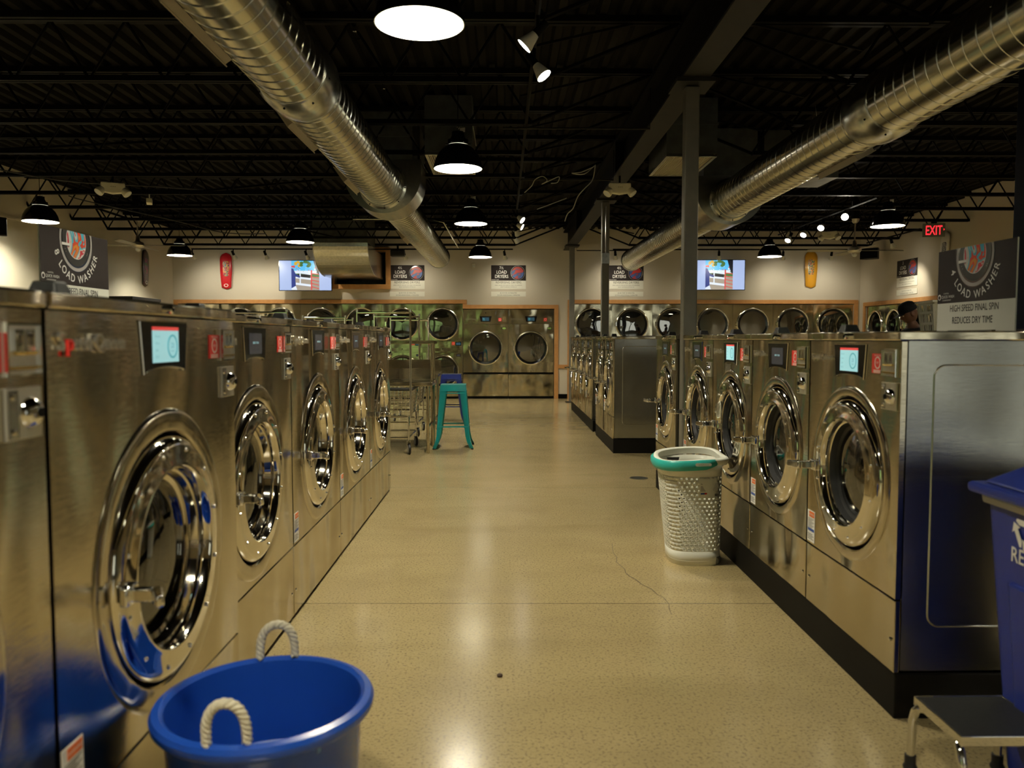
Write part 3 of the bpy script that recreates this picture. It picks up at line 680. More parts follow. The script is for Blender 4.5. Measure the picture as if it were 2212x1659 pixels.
    # supply funnel cap on the top
    m = MB(); cxx = -h*.62; m.add([(cxx+a*k, .10+b*k, top+c) for c, k in ((0, 1), (.032, .7)) for a, b in ((-.034, -.034), (.034, -.034), (.034, .034), (-.034, .034))],
                    [(0, 1, 5, 4), (1, 2, 6, 5), (2, 3, 7, 6), (3, 0, 4, 7), (4, 5, 6, 7), (0, 3, 2, 1)], RUBBER); m.build('supply_cap', root, smooth=0, bevel=.004)
    return root
BIG = dict(Wd=1.064, Dp=1.18, top=1.40, kick=.345, base=.02, cz=.745, Rem=.385, Rd=.315, Ri=.232, sd=1.35)
MID = dict(Wd=.803, Dp=.95, top=1.335, kick=.415, base=.16, cz=.79, Rem=.338, Rd=.288, Ri=.205)
bigD = washer(**BIG); bigL = washer(**BIG, lit=True)
midD = washer(**MID); midL = washer(**MID, lit=True)
used = set()
def place(proto, loc, rz, lb, cat, grp):
    o = proto if proto not in used else copy_tree(proto); used.add(proto)
    o.location = loc; o.rotation_euler = (0, 0, rz); tag(o, lb, cat, grp); return o
XA, XB = -.873, -.975
left = [(XA, .992, bigD, 'large stainless washer cut by the left edge of the photo'), (XA, 2.058, bigL, 'large stainless washer with lit blue screen, behind the blue tub'),
        (XB, 3.130, bigD, 'large stainless washer set back behind the tub washer, second door from the tub'), (XB, 4.195, bigD, 'third full-view stainless washer of the left row'),
        (XB, 5.259, bigD, 'fourth full-view stainless washer of the left row'), (XB, 6.325, bigD, 'last and farthest stainless washer of the left row')]
for x, y, p, lb in left: place(p, (x, y, 0), PI/2, lb, 'washing machine', 'large washers of the left row')
right = [(1.34, 3.058, midL, 'stainless washer nearest on the right with lit screen and steel flank'), (1.34, 3.862, midD, 'stainless washer with dark screen, second nearest on the right'),
         (1.34, 4.667, midL, 'stainless washer with lit screen just behind the white hamper, red clothes inside'), (1.34, 5.472, midD, 'stainless washer on the right just before the grey column'),
         (1.34, 6.545, midD, 'stainless washer on the right just past the grey column')]
for x, y, p, lb in right: place(p, (x, y, 0), -PI/2, lb, 'washing machine', 'washers of the near right row')
mid2 = ['nearest washer of the middle right block, showing its plain steel flank', 'second washer of the middle right block']
for i in range(2): place(midD, (1.25, 9.45 + .87*i, 0), -PI/2, 'stainless ' + mid2[i], 'washing machine', 'washers of the middle right block')
far4 = ['nearest', 'second', 'third', 'last']
for i in range(4): place(midD, (1.25, 11.62 + .865*i, 0), -PI/2, f'stainless washer, {far4[i]} of the four in the farthest right block', 'washing machine', 'washers of the farthest right block')
# clothes seen through two right-hand doors: things in their own right
def clothes(loc, m_, lb, seed):
    rnd = random.Random(seed); m = MB()
    for k in range(6):
        c = Vector((rnd.uniform(-.06, .06), rnd.uniform(-.09, .09), rnd.uniform(.05, .14))); rr = rnd.uniform(.06, .09); vs = []
        for i in range(7):
            for j in range(12):
                a, b = PI*i/6, 2*PI*j/12; q = rr*(1+rnd.uniform(-.2, .2)) if 0 < i < 6 else rr*.8
                vs.append(c + Vector((q*math.sin(a)*math.cos(b), q*math.sin(a)*math.sin(b)*1.3, q*math.cos(a)*.8)))
        m.add(vs, [(i*12+j, i*12+(j+1) % 12, (i+1)*12+(j+1) % 12, (i+1)*12+j) for i in range(6) for j in range(12)], m_)
    o = m.build('wet_laundry', None, loc, smooth=80); tag(o, lb, 'laundry', None, 'stuff')
clothes((1.62, 4.667, .56), mat('red_cloth', (.35, .02, .03), .6), 'red clothes tumbling behind the washer door by the hamper', 3)
clothes((1.62, 3.058, .56), swirl('mixed_cloth', [(.25, .10, .03), (.3, .2, .12), (.4, .35, .3), (.05, .03, .02), (.35, .10, .03), (.2, .2, .2), (.5, .45, .4)], 6), 'brown and white clothes in the nearest right washer', 5)
# black plinths
for (y0, y1, x, lb) in ((2.66, 6.945, 1.345, 'long low black plinth under the near right washers'), (9.02, 10.75, 1.255, 'low black plinth under the middle right washers'), (11.11, 14.63, 1.255, 'low black plinth under the farthest right washers')):
    r = empty('equipment_plinth', (x, (y0+y1)/2, 0), 0, lb, 'plinth'); hl = (y1-y0)/2
    MB().box(0, .95, -hl, hl, 0, .158, PLINTH).build('base_box', r, smooth=0, bevel=.004)
    MB().box(.06, .9, -hl+.02, hl-.02, .159, .169, BLACK).build('top_pad', r, smooth=0)
# dark bulkheads behind the rows carrying pipes
for (x0, x1, y0, y1, z, lb) in ((2.31, 2.62, 2.66, 6.95, 1.352, 'dark brown service bulkhead behind the near right washers'), (2.21, 2.52, 9.0, 14.65, 1.352, 'dark brown service bulkhead behind the far right washers'), (-2.50, -2.17, .5, 6.85, 1.40, 'dark service bulkhead behind the left washers')):
    r = empty('service_bulkhead', ((x0+x1)/2, (y0+y1)/2, 0), 0, lb, 'bulkhead'); a, b = (x1-x0)/2, (y1-y0)/2
    MB().box(-a, a, -b, b, 0, z-.03, BROWN).build('carcass', r, smooth=0); MB().box(-a-.01, a+.01, -b-.005, b+.005, z-.029, z, BROWN).build('cap_board', r, smooth=0, bevel=.004)

# ------------------------------------------------------------------ dryers
def dryer_door(root, cx, cz, Ro, hp, nm='door'):
    m = MB(); ring(m, cx, cz, 0, [(Ro-.006, .004), (Ro, .018), (Ro-.006, .032), (Ro-.018, .036), (Ro-.028, .028), (Ro-.034, .012)], DRING, 56)
    for k in range(10):
        a = R(36*k+10); m.lathe([(0, .008), (.006, .006), (.008, 0)], CHROME, 8, T((cx+(Ro-.016)*math.cos(a), -.034, cz+(Ro-.016)*math.sin(a))) @ FRONT)
    d = m.build(nm, root)
    m = MB(); ring(m, cx, cz, 0, [(Ro-.034, .012), (Ro-.075, .006)], BLACKG, 48); m.build('gasket', d)
    m = MB(); ring(m, cx, cz, 0, [(Ro-.075, .006), ((Ro-.07)*.5, .012), (0, .014)], GLASSM, 40); m.build('door_glass', d)
    m = MB(); holed(m, cx+.02, cx+hp, cz-Ro*.82, cz+Ro*.82, cx+.02+.001, cz, .0005, -.010, STEELD, 8, .009)
    m = MB()
    n = 20; a0 = math.asin(.82); arc = [(cx+(Ro+.002)*math.cos(a), cz+(Ro+.002)*math.sin(a)) for a in [a0 - 2*a0*i/n for i in range(n+1)]]
    m.prism(arc + [(cx+hp, cz-Ro*.82), (cx+hp, cz+Ro*.82)], -.010, -.001, STEELD); m.build('hinge_plate', d, smooth=0)
    m = MB(); m.box(cx-Ro-.012, cx-Ro+.02, -.055, -.03, cz-.05, cz+.05, CHROME); m.build('door_pull', d, bevel=.004)
    m = MB(); ring(m, cx, cz, 0, [(Ro-.04, -.001), (Ro-.05, -.08), (Ro-.02, -.09), (Ro-.02, -.55), (0, -.56)], DRUM, 40)
    for k in range(3): m.prism([(-.03, -Ro+.022), (.03, -Ro+.022), (0, -Ro+.09)], .1, .5, DRUM, T((cx, 0, cz)) @ RY(120*k+30))
    m.build('tumbler_drum', root)
def stack_dryer(Wd, top):
    root = empty('stacked_dryer'); h = Wd/2 - .0015; z1, z2 = .6*top/2.05, 1.62*top/2.05; Ro = .355*Wd/.875
    m = MB(); holed(m, -h, h, .05, z1+.40, 0, z1, Ro-.04, 0, STEELD, 48); m.build('lower_front', root, smooth=20)
    m = MB(); holed(m, -h, h, z2-.37, top-.004, 0, z2, Ro-.04, 0, STEELD, 48); m.build('upper_front', root, smooth=20)
    m = MB(); m.box(-h, h, .001, .02, z1+.403, z2-.373, STEELD); m.tube([(-h, .0, z1+.52), (h, 0, z1+.52)], .002, BLACK, 4); cs = m.build('control_strip', root, smooth=0)
    m = MB(); m.box(h-.16, h-.03, -.006, 0, z2-.47, z2-.38, BLACKG); m.box(h-.145, h-.045, -.0075, -.006, z2-.455, z2-.40, SCRB); m.build('display', cs, smooth=0)
    m = MB(); m.box(h-.24, h-.17, -.003, 0, z2-.455, z2-.385, RED); ring(m, h-.205, z2-.42, 0, [(.016, .004), (.020, .004), (.020, .003), (.016, .003)], WHITE, 20, True); m.build('payment_sticker', cs, smooth=0)
    m = MB(); m.box(-h+.06, h-.22, -.004, 0, z1+.43, z1+.50, STEELD); m.lathe([(.012, 0), (.012, .01), (0, .01)], BLACK, 12, T((0, -.004, z1+.48)) @ FRONT)
    for q in (-.10, -.07): m.lathe([(.008, 0), (.008, .006), (0, .006)], CHROME, 10, T((h+q, 0, z1+.47)) @ FRONT)
    m.build('coin_drawer', cs, smooth=0)
    m = MB(); text(m, 'Speed Queen', .035, LETTER, T((.08, -.001, z2-.44)), 'CENTER', .003); m.build('name_lettering', cs, smooth=0)
    m = MB(); m.box(h-.14, h-.05, -.005, 0, z1+.32, z1+.37, BLACKG); m.box(h-.13, h-.06, -.006, -.005, z1+.33, z1+.36, SCRD); m.build('lower_display', root, smooth=0)
    dryer_door(root, 0, z1, Ro, h-.01, 'lower_door'); dryer_door(root, 0, z2, Ro, h-.01, 'upper_door')
    MB().box(-h, h, .0, .03, 0, .048, BLACK).build('toe_kick', root, smooth=0)
    m = MB(); m.box(-h, -h+.01, .022, .9, .05, top-.01, GALVD); m.box(h-.01, h, .022, .9, .05, top-.01, GALVD); m.box(-h, h, .88, .9, .05, top-.01, GALVD); m.box(-h+.01, h-.01, .022, .88, top-.03, top-.01, GALVD); m.build('cabinet', root, smooth=0)
    return root
sd = stack_dryer(.875, 2.05)
ordw = ['first', 'second', 'third', 'fourth', 'fifth', 'sixth', 'seventh']
for i in range(7): place(sd, (AX0 + .4375 + .875*i, YB+.01, 0), 0, f'stacked steel dryer, {ordw[i]} from the left in the left rear bank', 'dryer', 'stacked dryers of the left rear bank')
for i in range(7): place(sd, (CX0 + .4375 + .8764*i, YB+.01, 0), 0, f'stacked steel dryer, {ordw[i]} from the left in the right rear bank', 'dryer', 'stacked dryers of the right rear bank')
sr = stack_dryer(.80, 1.98)
for i in range(4): place(sr, (XR+.01, 16.56 - .80*i, 0), -PI/2, f'narrow stacked dryer in the right wall, {ordw[i]} from the rear corner', 'dryer', 'stacked dryers in the right wall')
def single_dryer():
    root = empty('tumble_dryer'); h = .489; cz = 1.10
    m = MB(); holed(m, -h, h, .575, 1.618, 0, cz, .33, 0, STEELD, 56); m.build('front_panel', root, smooth=20)
    m = MB(); m.box(-h, h, .0, .02, 1.624, 1.935, STEELD); m.lathe([(.010, 0), (.010, .006), (0, .006)], BLACK, 14, T((0, 0, 1.86)) @ FRONT); cp = m.build('control_fascia', root, smooth=0, bevel=.003)
    m = MB(); m.prism([(-.13, 1.79), (.13, 1.79), (.105, 1.67), (-.105, 1.67)], -.008, 0, BLACKG); m.box(-.075, .075, -.0095, -.008, 1.69, 1.765, SCRB)
    for k in range(3): m.box(-.055, -.02, -.0105, -.0095, 1.70+.02*k, 1.706+.02*k, SCRT)
    m.build('display', cp, smooth=0)
    m = MB(); text(m, 'Speed Queen', .048, LETTER, T((-.31, -.001, 1.715)), 'CENTER', .005); m.build('name_lettering', cp, smooth=0)
    m = MB(); m.box(.275, .345, -.003, 0, 1.68, 1.755, RED); ring(m, .31, 1.718, 0, [(.018, .004), (.023, .004), (.023, .003), (.018, .003)], WHITE, 20, True); m.build('payment_sticker', cp, smooth=0)
    m = MB(); m.box(.36, .45, -.006, 0, 1.67, 1.79, STEELD)
    for k in (0, .035): m.box(.38+k, .392+k, -.012, -.006, 1.71, 1.77, BRASS)
    m.build('coin_acceptor', cp, smooth=0, bevel=.002)
    m = MB(); m.box(.355, .445, -.005, 0, 1.50, 1.555, BLACKG); m.box(.363, .437, -.006, -.005, 1.507, 1.548, mat('green_print', (.25, .4, .1), .5)); m.build('number_plate', root, smooth=0)
    dryer_door(root, 0, cz, .37, h-.01)
    m = MB(); m.box(-h, h, 0, .02, .055, .53, STEELD); m.build('lower_panel', root, smooth=0, bevel=.003)
    MB().box(-h, h, .01, .03, .532, .573, BLACK).build('lint_slot', root, smooth=0); MB().box(-h, h, 0, .03, 0, .05, BLACK).build('toe_kick', root, smooth=0)
    MB().lathe([(.009, 0), (.009, .008), (0, .008)], BLACK, 12, T((0, 0, .60)) @ FRONT).build('panel_lock', root)
    m = MB(); m.box(-h, -h+.01, .032, .9, .05, 1.93, GALVD); m.box(h-.01, h, .032, .9, .05, 1.93, GALVD); m.box(-h, h, .88, .9, .05, 1.93, GALVD); m.build('cabinet', root, smooth=0)
    return root
sg = single_dryer()
for i in range(2): place(sg, (-.380 + .984*i, YB+.01, 0), 0, ['large single steel dryer, left one of the pair facing the aisle', 'large single steel dryer, right one of the pair beside the oak jamb'][i], 'dryer', 'large single dryers at the end of the aisle')

# ------------------------------------------------------------------ posters and price plates on the walls
def sheet(m, x0, x1, z0, z1, y, c, top=None): m.add([(x0, y, z0), (x1, y, z0), (x1, y, z1), (x0, y, z1)], [(0, 1, 2, 3)], c)
def poster(loc, rz, w, num, price, add, lb, lb2):
    r = empty('dryer_poster', loc, rz, lb, 'poster', 'dryer posters on the walls'); h = w/2
    m = MB(); m.box(-h, h, -.008, -.0005, .5-.51, .5, WHITEP); m.build('panel', r, smooth=0)
    m = MB(); sheet(m, -h, h, .17, .50, -.0085, SIGNG)
    m.build('dark_field', r, smooth=0)
    m = MB(); text(m, num, .085, WHITE, T((-h*.40, -.0092, .415)), 'CENTER', 0, .8); text(m, 'LOAD', .098, WHITE, T((-h*.40, -.0092, .320)), 'CENTER', 0, .85); text(m, 'DRYERS', .098, WHITE, T((-h*.40, -.0092, .228)), 'CENTER', 0, .85)
    text(m, 'QUICK WASH', .024, WHITE, T((-h*.92, -.0092, .182)), 'LEFT', 0, .9); m.disc(.008, .0092, WHITE, 14, T((-h*.95, 0, .190)) @ FRONT); m.build('heading', r, smooth=0)
    m = MB(); ring(m, h*.53, .335, 0, [(.150, .0092), (.132, .0092)], BLACKG, 40); ring(m, h*.53, .335, 0, [(.152, .0094), (.149, .0094)], WHITE, 40); m.disc(.133, .0090, RAGD, 40, T((h*.53, 0, .335)) @ FRONT); m.build('drum_picture', r, smooth=0)
    m = MB(); text(m, 'REVERSING DRYERS', .066, GREY, T((0, -.0090, .110)), 'CENTER', 0, .95); text(m, 'DRIES LARGER ITEMS BETTER. IDEAL FOR BEDDING.', .027, GREY, T((0, -.0090, .062)), 'CENTER', 0, .95)
    text(m, 'SELECT REVERSING OPTION: 20', .026, GREY, T((0, -.0090, .024)), 'CENTER', 0, .95); m.build('caption', r, smooth=0)
    r2 = empty('price_plate', (loc[0], loc[1], loc[2]-.17), rz, lb2, 'sign', 'price plates under the posters')
    m = MB(); m.box(-h, h, -.006, -.0005, 0, .105, WHITEP); m.build('plate', r2, smooth=0)
    m = MB(); text(m, price, .040, GREY, T((0, -.0066, .062)), 'CENTER', 0, .9); text(m, add, .038, GREY, T((0, -.0066, .014)), 'CENTER', 0, .88); m.build('price_text', r2, smooth=0)
poster((-2.07, YB, 2.385), 0, .75, '4½', '$2.00 FOR 30 MINUTES', '.25 FOR ADDITIONAL 5 MINUTES', '4½ load dryers poster on the rear wall left of the aisle end', 'white price plate reading $2.00 below the left rear poster')
poster((.116, YB, 2.385), 0, .75, '7½', '$2.75 FOR 30 MINUTES', '.25 FOR ADDITIONAL 3 MINUTES', '7½ load dryers poster above the pair of single dryers', 'white price plate reading $2.75 above the single dryers')
poster((2.66, YB, 2.385), 0, .75, '4½', '$2.00 FOR 30 MINUTES', '.25 FOR ADDITIONAL 5 MINUTES', '4½ load dryers poster partly covered by the right duct end', 'white price plate reading $2.00 beside the slim steel column')
poster((XR, 15.28, 2.32), -PI/2, .78, '3', '$1.50 FOR 30 MINUTES', '.25 FOR ADDITIONAL 7 MINUTES', '3 load dryers poster on the right wall', 'white price plate on the right wall below the 3 load poster')

# ------------------------------------------------------------------ the two big washer signs
def big_sign(loc, rz, num, l2, lb):
    """origin: middle of the bottom edge"""
    r = empty('washer_sign', loc, rz, lb, 'sign'); h = .297; tz = .392; bz = .142
    m = MB(); m.box(-h, h, 0, .006, 0, tz, WHITEP); m.build('board', r, smooth=0)
    m = MB(); sheet(m, -h, h, bz, tz, -.0006, SIGNG); m.build('dark_field', r, smooth=0)
    cz = tz - .040; cl = lambda z: min(z, tz)
    def ann(m, r0, r1, y, c, n=72):
        v = []
        for i in range(n+1):
            a = 2*PI*i/n
            for q in (r0, r1): v.append((q*math.cos(a), y, cl(cz + q*math.sin(a))))
        m.add(v, [(2*i, 2*i+1, 2*i+3, 2*i+2) for i in range(n)], c)
    m = MB(); ann(m, .124, .145, -.0010, mat('sign_silver', (.42, .39, .37), .4)); ann(m, .119, .127, -.0014, BLACKG); ann(m, .084, .122, -.0012, mat('sign_black', (.012, .011, .011), .4)); ann(m, .082, .086, -.0016, WHITE); ann(m, .143, .147, -.0016, BLACKG)
    for a in (-28, -33, 205, 212): m.disc(.0015, .0018, WHITE, 8, T((.108*math.cos(R(a)), 0, cz+.108*math.sin(R(a)))) @ FRONT)
    m.build('door_picture', r, smooth=0)
    m = MB(); ann(m, 0, .083, -.0018, RAGS); m.build('laundry_picture', r, smooth=0)
    m = MB(); sheet(m, -.125, -.060, cz-.030, cz-.018, -.0024, WHITE); sheet(m, -.118, -.062, cz-.033, cz-.030, -.0025, BLACKG); m.build('handle_picture', r, smooth=0)
    m = MB(); s = num + ' LOAD WASHER'; adv = {'L': .75, 'O': 1.1, 'A': 1.0, 'D': 1.0, 'W': 1.35, 'S': .85, 'H': 1.0, 'E': .8, 'R': .9, ' ': .62, '4': 1., '8': 1.}
    tot = sum(adv[c] for c in s); a0, a1 = -74, 74; acc = 0; rr = .197
    for c in s:
        a = R(a0 + (a1-a0)*(acc + adv[c]/2)/tot); acc += adv[c]
        if c != ' ':
            M2 = T((rr*math.sin(a), 0, cz - rr*math.cos(a))) @ Matrix.Rotation(-a, 4, 'Y')
            text(m, c, .052, BLACKG, T((.0015, -.0012, -.0015)) @ M2, 'CENTER', 0, .95); text(m, c, .052, WHITE, T((0, -.0018, 0)) @ M2, 'CENTER', 0, .95)
    m.build('arched_lettering', r, smooth=0)
    m = MB(); text(m, 'HIGH SPEED FINAL SPIN', .044, BLACKG, T((0, -.0008, .100)), 'CENTER', 0, .80); text(m, 'REDUCES DRY TIME', .044, BLACKG, T((-.01, -.0008, .044)), 'CENTER', 0, .80); m.build('caption', r, smooth=0)
    m = MB(); m.disc(.014, .0012, WHITE, 24, T((-h+.018, 0, bz+.030)) @ FRONT); m.disc(.009, .0014, SIGNG, 20, T((-h+.018, 0, bz+.028)) @ FRONT)
    text(m, 'QUICK WASH', .019, WHITE, T((-h+.036, -.0012, bz+.024)), 'LEFT', 0, .9); text(m, 'CAPITOL', .009, WHITE, T((-h+.052, -.0012, bz+.043)), 'LEFT', 0, 1.3); text(m, 'LAUNDROMAT', .009, WHITE, T((-h+.044, -.0012, bz+.011)), 'LEFT', 0, 1.2); m.build('shop_emblem', r, smooth=0)
    m = MB(); m.box(-.17, .17, -.018, -.001, -.0, .012, GREY); m.box(-.17, .17, .0065, .03, -.0, .012, GREY); m.build('foot_clip', r, smooth=0)
big_sign((2.12, 3.582, 1.3355), -PI/2, '4', 1, 'tall charcoal 4 load washer sign standing on the right washers')
big_sign((-2.0, 3.783, 1.4135), PI/2, '8', 1, 'tall charcoal 8 load washer sign standing on the left washers')

# ------------------------------------------------------------------ televisions
def tv(loc, rz, lb):
    r = empty('television', loc, rz, lb, 'television', 'wall televisions'); w, h = .555, .325
    MB().box(-w, w, 0, .045, -h, h, BLACKG).build('housing', r, smooth=0, bevel=.004)
    MB().box(-.12, .12, .046, .25, -.12, .12, BLACK).build('wall_bracket', r, smooth=0)
    def E(n, c, s=.52): return mat('screen_'+n, tuple(x*.1 for x in c), .4, emit=c, es=s)
    m = MB(); yy = [-.001]
    def q(x0, x1, z0, z1, c, pts=None):
        yy[0] -= .00012
        if pts: m.add([(x, yy[0], z) for x, z in pts], [tuple(range(len(pts)))], c)
        else: sheet(m, x0, x1, z0, z1, yy[0], c)
    L_, S, N, B, Rr, G, Y_, Bk, Wh, Sd = E('lilac', (.40, .50, .78)), E('sky', (.10, .50, .85)), E('navy', (.02, .04, .22)), E('bright', (.7, .8, .85)), E('red', (.65, .06, .06)), E('green', (.06, .16, .04)), E('yellow', (.65, .40, .04)), E('black', (.01, .01, .015)), E('white', (.70, .78, .9)), E('sand', (.35, .30, .24))
    q(-w+.014, w-.014, -h+.014, h-.014, L_); x0, x1 = -.29, .29
    q(x0, x1, -.02, h-.014, S); q(x0, x1, -h+.014, -.02, Sd); q(x0, x1, .02, .10, B); q(x0, x1, -.03, .04, G)
    rnd = random.Random(4)
    for k in range(26): a, b = rnd.uniform(x0+.02, x1-.06), rnd.uniform(.03, .17); q(a, a+rnd.uniform(.01, .03), b, b+rnd.uniform(.01, .04), rnd.choice([Rr, Wh, N, S, B, G]))
    for k in range(9): a = rnd.uniform(0, 2*PI); cx_, cz_ = -.15+.05*math.cos(a), .24+.04*math.sin(a); q(0, 0, 0, 0, Y_, [(cx_+.035*math.cos(t*PI/4), cz_+.03*math.sin(t*PI/4)) for t in range(8)])
    for k in range(12): a = rnd.uniform(0, 2*PI); cx_, cz_ = .0+.09*math.cos(a), .235+.05*math.sin(a); q(0, 0, 0, 0, G, [(cx_+.04*math.cos(t*PI/4), cz_+.03*math.sin(t*PI/4)) for t in range(8)])
    q(0, 0, 0, 0, Bk, [(.17, h-.014), (x1, h-.014), (x1, .02), (.25, .05)])
    q(0, 0, 0, 0, Bk, [(-.16, -.05), (.10, -.06), (.10, .02), (-.16, .03)])
    for (a, b, c) in ((.10, .055, .045), (-.02, -.055, .04), (-.15, -.19, .045)): q(0, 0, 0, 0, Wh, [(-.20, a), (.12, b), (.12, b-c), (-.20, a-c)])
    q(-.12, -.095, -.18, .08, Wh); q(.115, .14, -h+.02, .10, Rr)
    for k in range(5): q(0, 0, 0, 0, Rr, [(.14, .05-.07*k), (x1, .03-.075*k), (x1, .015-.075*k), (.14, .033-.07*k)])
    q(0, 0, 0, 0, N, [(x0, .15), (-.25, .14), (-.20, .03), (-.10, -.02), (-.12, -.05), (-.21, -.02), (-.20, -.25), (x0, -.27)])
    q(0, 0, 0, 0, Rr, [(x0, .20), (-.22, .21), (-.21, .16), (x0, .17)]); q(0, 0, 0, 0, Wh, [(x0, -.27), (-.20, -.22), (-.17, -h+.02), (x0, -h+.02)])
    m.build('screen', r, smooth=0)
    for x in (-.29, .29): pass
tv((-4.19, 17.02, 2.64), R(3), 'left television, half hidden by the elbow duct, showing a fence scene')
tv((4.60, 17.02, 2.66), R(-2), 'right television beside the grey column, showing a fence scene')

# ------------------------------------------------------------------ skateboard decks
def board(loc, rz, base, art, ln, w, lb, tilt=0, extra=None):
    r = empty('skateboard_deck', loc, rz, lb, 'skateboard', 'skateboard decks on the walls'); r.rotation_euler = (0, R(tilt), rz)
    n = 24; out = []; hw = w/2
    prof = []
    for i in range(n+1):
        t = -1 + 2*i/n; z = t*ln/2
        k = 1.0
        if t > .62: k = math.sqrt(max(0, 1-((t-.62)/.38)**2.2))
        elif t < -.88: k = .80*math.sqrt(max(.0, 1-((-t-.88)/.12)**2.5)) + .0
        else: k = .80 + .20*min(1, (t+.88)/.9)
        prof.append((max(k*hw, .004), z, -.02 - .035*max(0, abs(t)-.62)**1.3*4*.35))
    v = []
    for (x, z, y) in prof:
        for u in (-1, -.5, 0, .5, 1): v.append((x*u, y*-1*0 - .030 - .008*(1-u*u) + (0.035*max(0, abs(2*z/ln)-.62)*1.2), z))
    f = [(5*i+j, 5*i+j+1, 5*i+j+6, 5*i+j+5) for i in range(n) for j in range(4)]
    m = MB(); m.add(v, f, base); o = m.build('deck', r, smooth=60); so = o.modifiers.new('solid', 'SOLIDIFY'); so.thickness = .011; so.offset = 1
    m = MB(); v2 = [(x*.72, y-.0135, z*.62+.06*ln) for x, y, z in v]; m.add(v2, f, art); m.build('graphic', r, smooth=60)
    m = MB(); m.disc(.035, .0525, WHITE, 24, T((0, .0, -ln*.40)) @ FRONT @ Matrix.Scale(1.35, 4, (1, 0, 0))); m.disc(.024, .0528, base, 20, T((0, .0, -ln*.40)) @ FRONT @ Matrix.Scale(1.35, 4, (1, 0, 0)))
    if extra != 'plain': m.build('roundel', r, smooth=0)
    MB().box(-.03, .03, -.028, -.001, .1, .16, BLACK).build('hanger', r, smooth=0)
RB = mat('deck_red', (.60, .02, .03), .22, coat=.4); YBd = mat('deck_yellow', (.62, .30, .02), .22, coat=.4); DB = mat('deck_dark', (.035, .012, .012), .3, coat=.3)
board((-5.945, YB, 2.755), 0, RB, swirl('red_graphic', [(.60, .02, .03), (.03, .02, .03), (.60, .02, .03), (.65, .40, .03), (.05, .15, .25), (.03, .02, .02), (.55, .02, .03)], 9), .77, .255, 'glossy red skateboard deck on the rear wall left of the television')
board((6.66, YB, 2.80), 0, YBd, swirl('yellow_graphic', [(.62, .30, .02), (.02, .015, .01), (.10, .25, .15), (.62, .30, .02), (.45, .08, .02), (.02, .02, .01), (.55, .28, .02)], 9), .79, .27, 'yellow skateboard deck on the rear wall beside the right corner', 0, 'plain')
board((XL, 15.93, 2.70), PI/2, DB, swirl('dark_graphic', [(.035, .012, .012), (.02, .2, .05), (.035, .012, .012), (.2, .03, .2), (.35, .05, .04), (.03, .012, .012), (.03, .2, .08)], 7), .72, .25, 'dark skateboard deck with green graphic on the left wall', 4)
board((XR, 13.95, 2.78), -PI/2, WHITE, swirl('zebra_graphic', [(.6, .6, .56), (.01, .01, .01), (.6, .6, .56), (.01, .01, .01), (.6, .6, .56), (.01, .01, .01), (.6, .6, .56)], 9), .78, .27, 'black and white striped skateboard deck behind the right sign', 4, 'plain')

# ------------------------------------------------------------------ ceiling fans
def fan(loc, rod, lb, a0):
    r = empty('ceiling_fan', loc, R(a0), lb, 'ceiling fan', 'brushed nickel ceiling fans')
    m = MB(); m.lathe([(.0, .30+rod), (.065, .30+rod), (.06, .27+rod), (.03, .235+rod), (.0, .235+rod)], NICK, 24); m.build('canopy', r)
    MB().tube([(0, 0, .10), (0, 0, .25+rod)], .012, NICK, 12).build('downrod', r)
    m = MB(); m.lathe([(0, .16), (.03, .155), (.035, .08), (.05, .06), (.10, .045), (.105, .0), (.085, -.03), (.05, -.04), (.045, -.06), (0, -.062)], NICK, 32); m.build('motor_housing', r)
    m = MB(); m.lathe([(.042, -.058), (.036, -.085), (.015, -.10), (0, -.102)], ENAMEL, 24); m.build('light_cap', r)
    for k in range(4):
        b = MB(); M2 = RZ(90*k) @ T((0, 0, .0)) @ RX(11)
        b.prism([(.0, 0), (.0, 0)], 0, 0, NICK) if False else None
        v = [(.09, -.025, 0), (.09, .025, 0), (.22, .045, 0), (.70, .062, 0), (.755, .040, 0), (.755, -.045, 0), (.70, -.062, 0), (.22, -.045, 0)]
        b.add([(x, y, z-.003) for x, y, z in v] + [(x, y, z+.003) for x, y, z in v], [tuple(range(7, -1, -1)), tuple(range(8, 16))] + [(i, (i+1) % 8, (i+1) % 8+8, i+8) for i in range(8)], FANB, M2); b.build('blade', r, smooth=0)
fan((-6.02, 13.3, 2.84), .16, 'nickel ceiling fan on the left near the dark skateboard', 2)
fan((5.63, 12.8, 2.715), .20, 'nickel ceiling fan on the right near the EXIT sign', -3)
MB()
for (x, y) in ((-6.02, 13.3), (5.63, 12.8)):
    o = MB().box(x-.05, x+.05, y-.05, y+.05, (3.30 if x < 0 else 3.215), ZC-.001, BLACK).build('fan_mount', smooth=0); tag(o, 'black mounting post above the %s ceiling fan' % ('left' if x < 0 else 'right'), 'bracket')

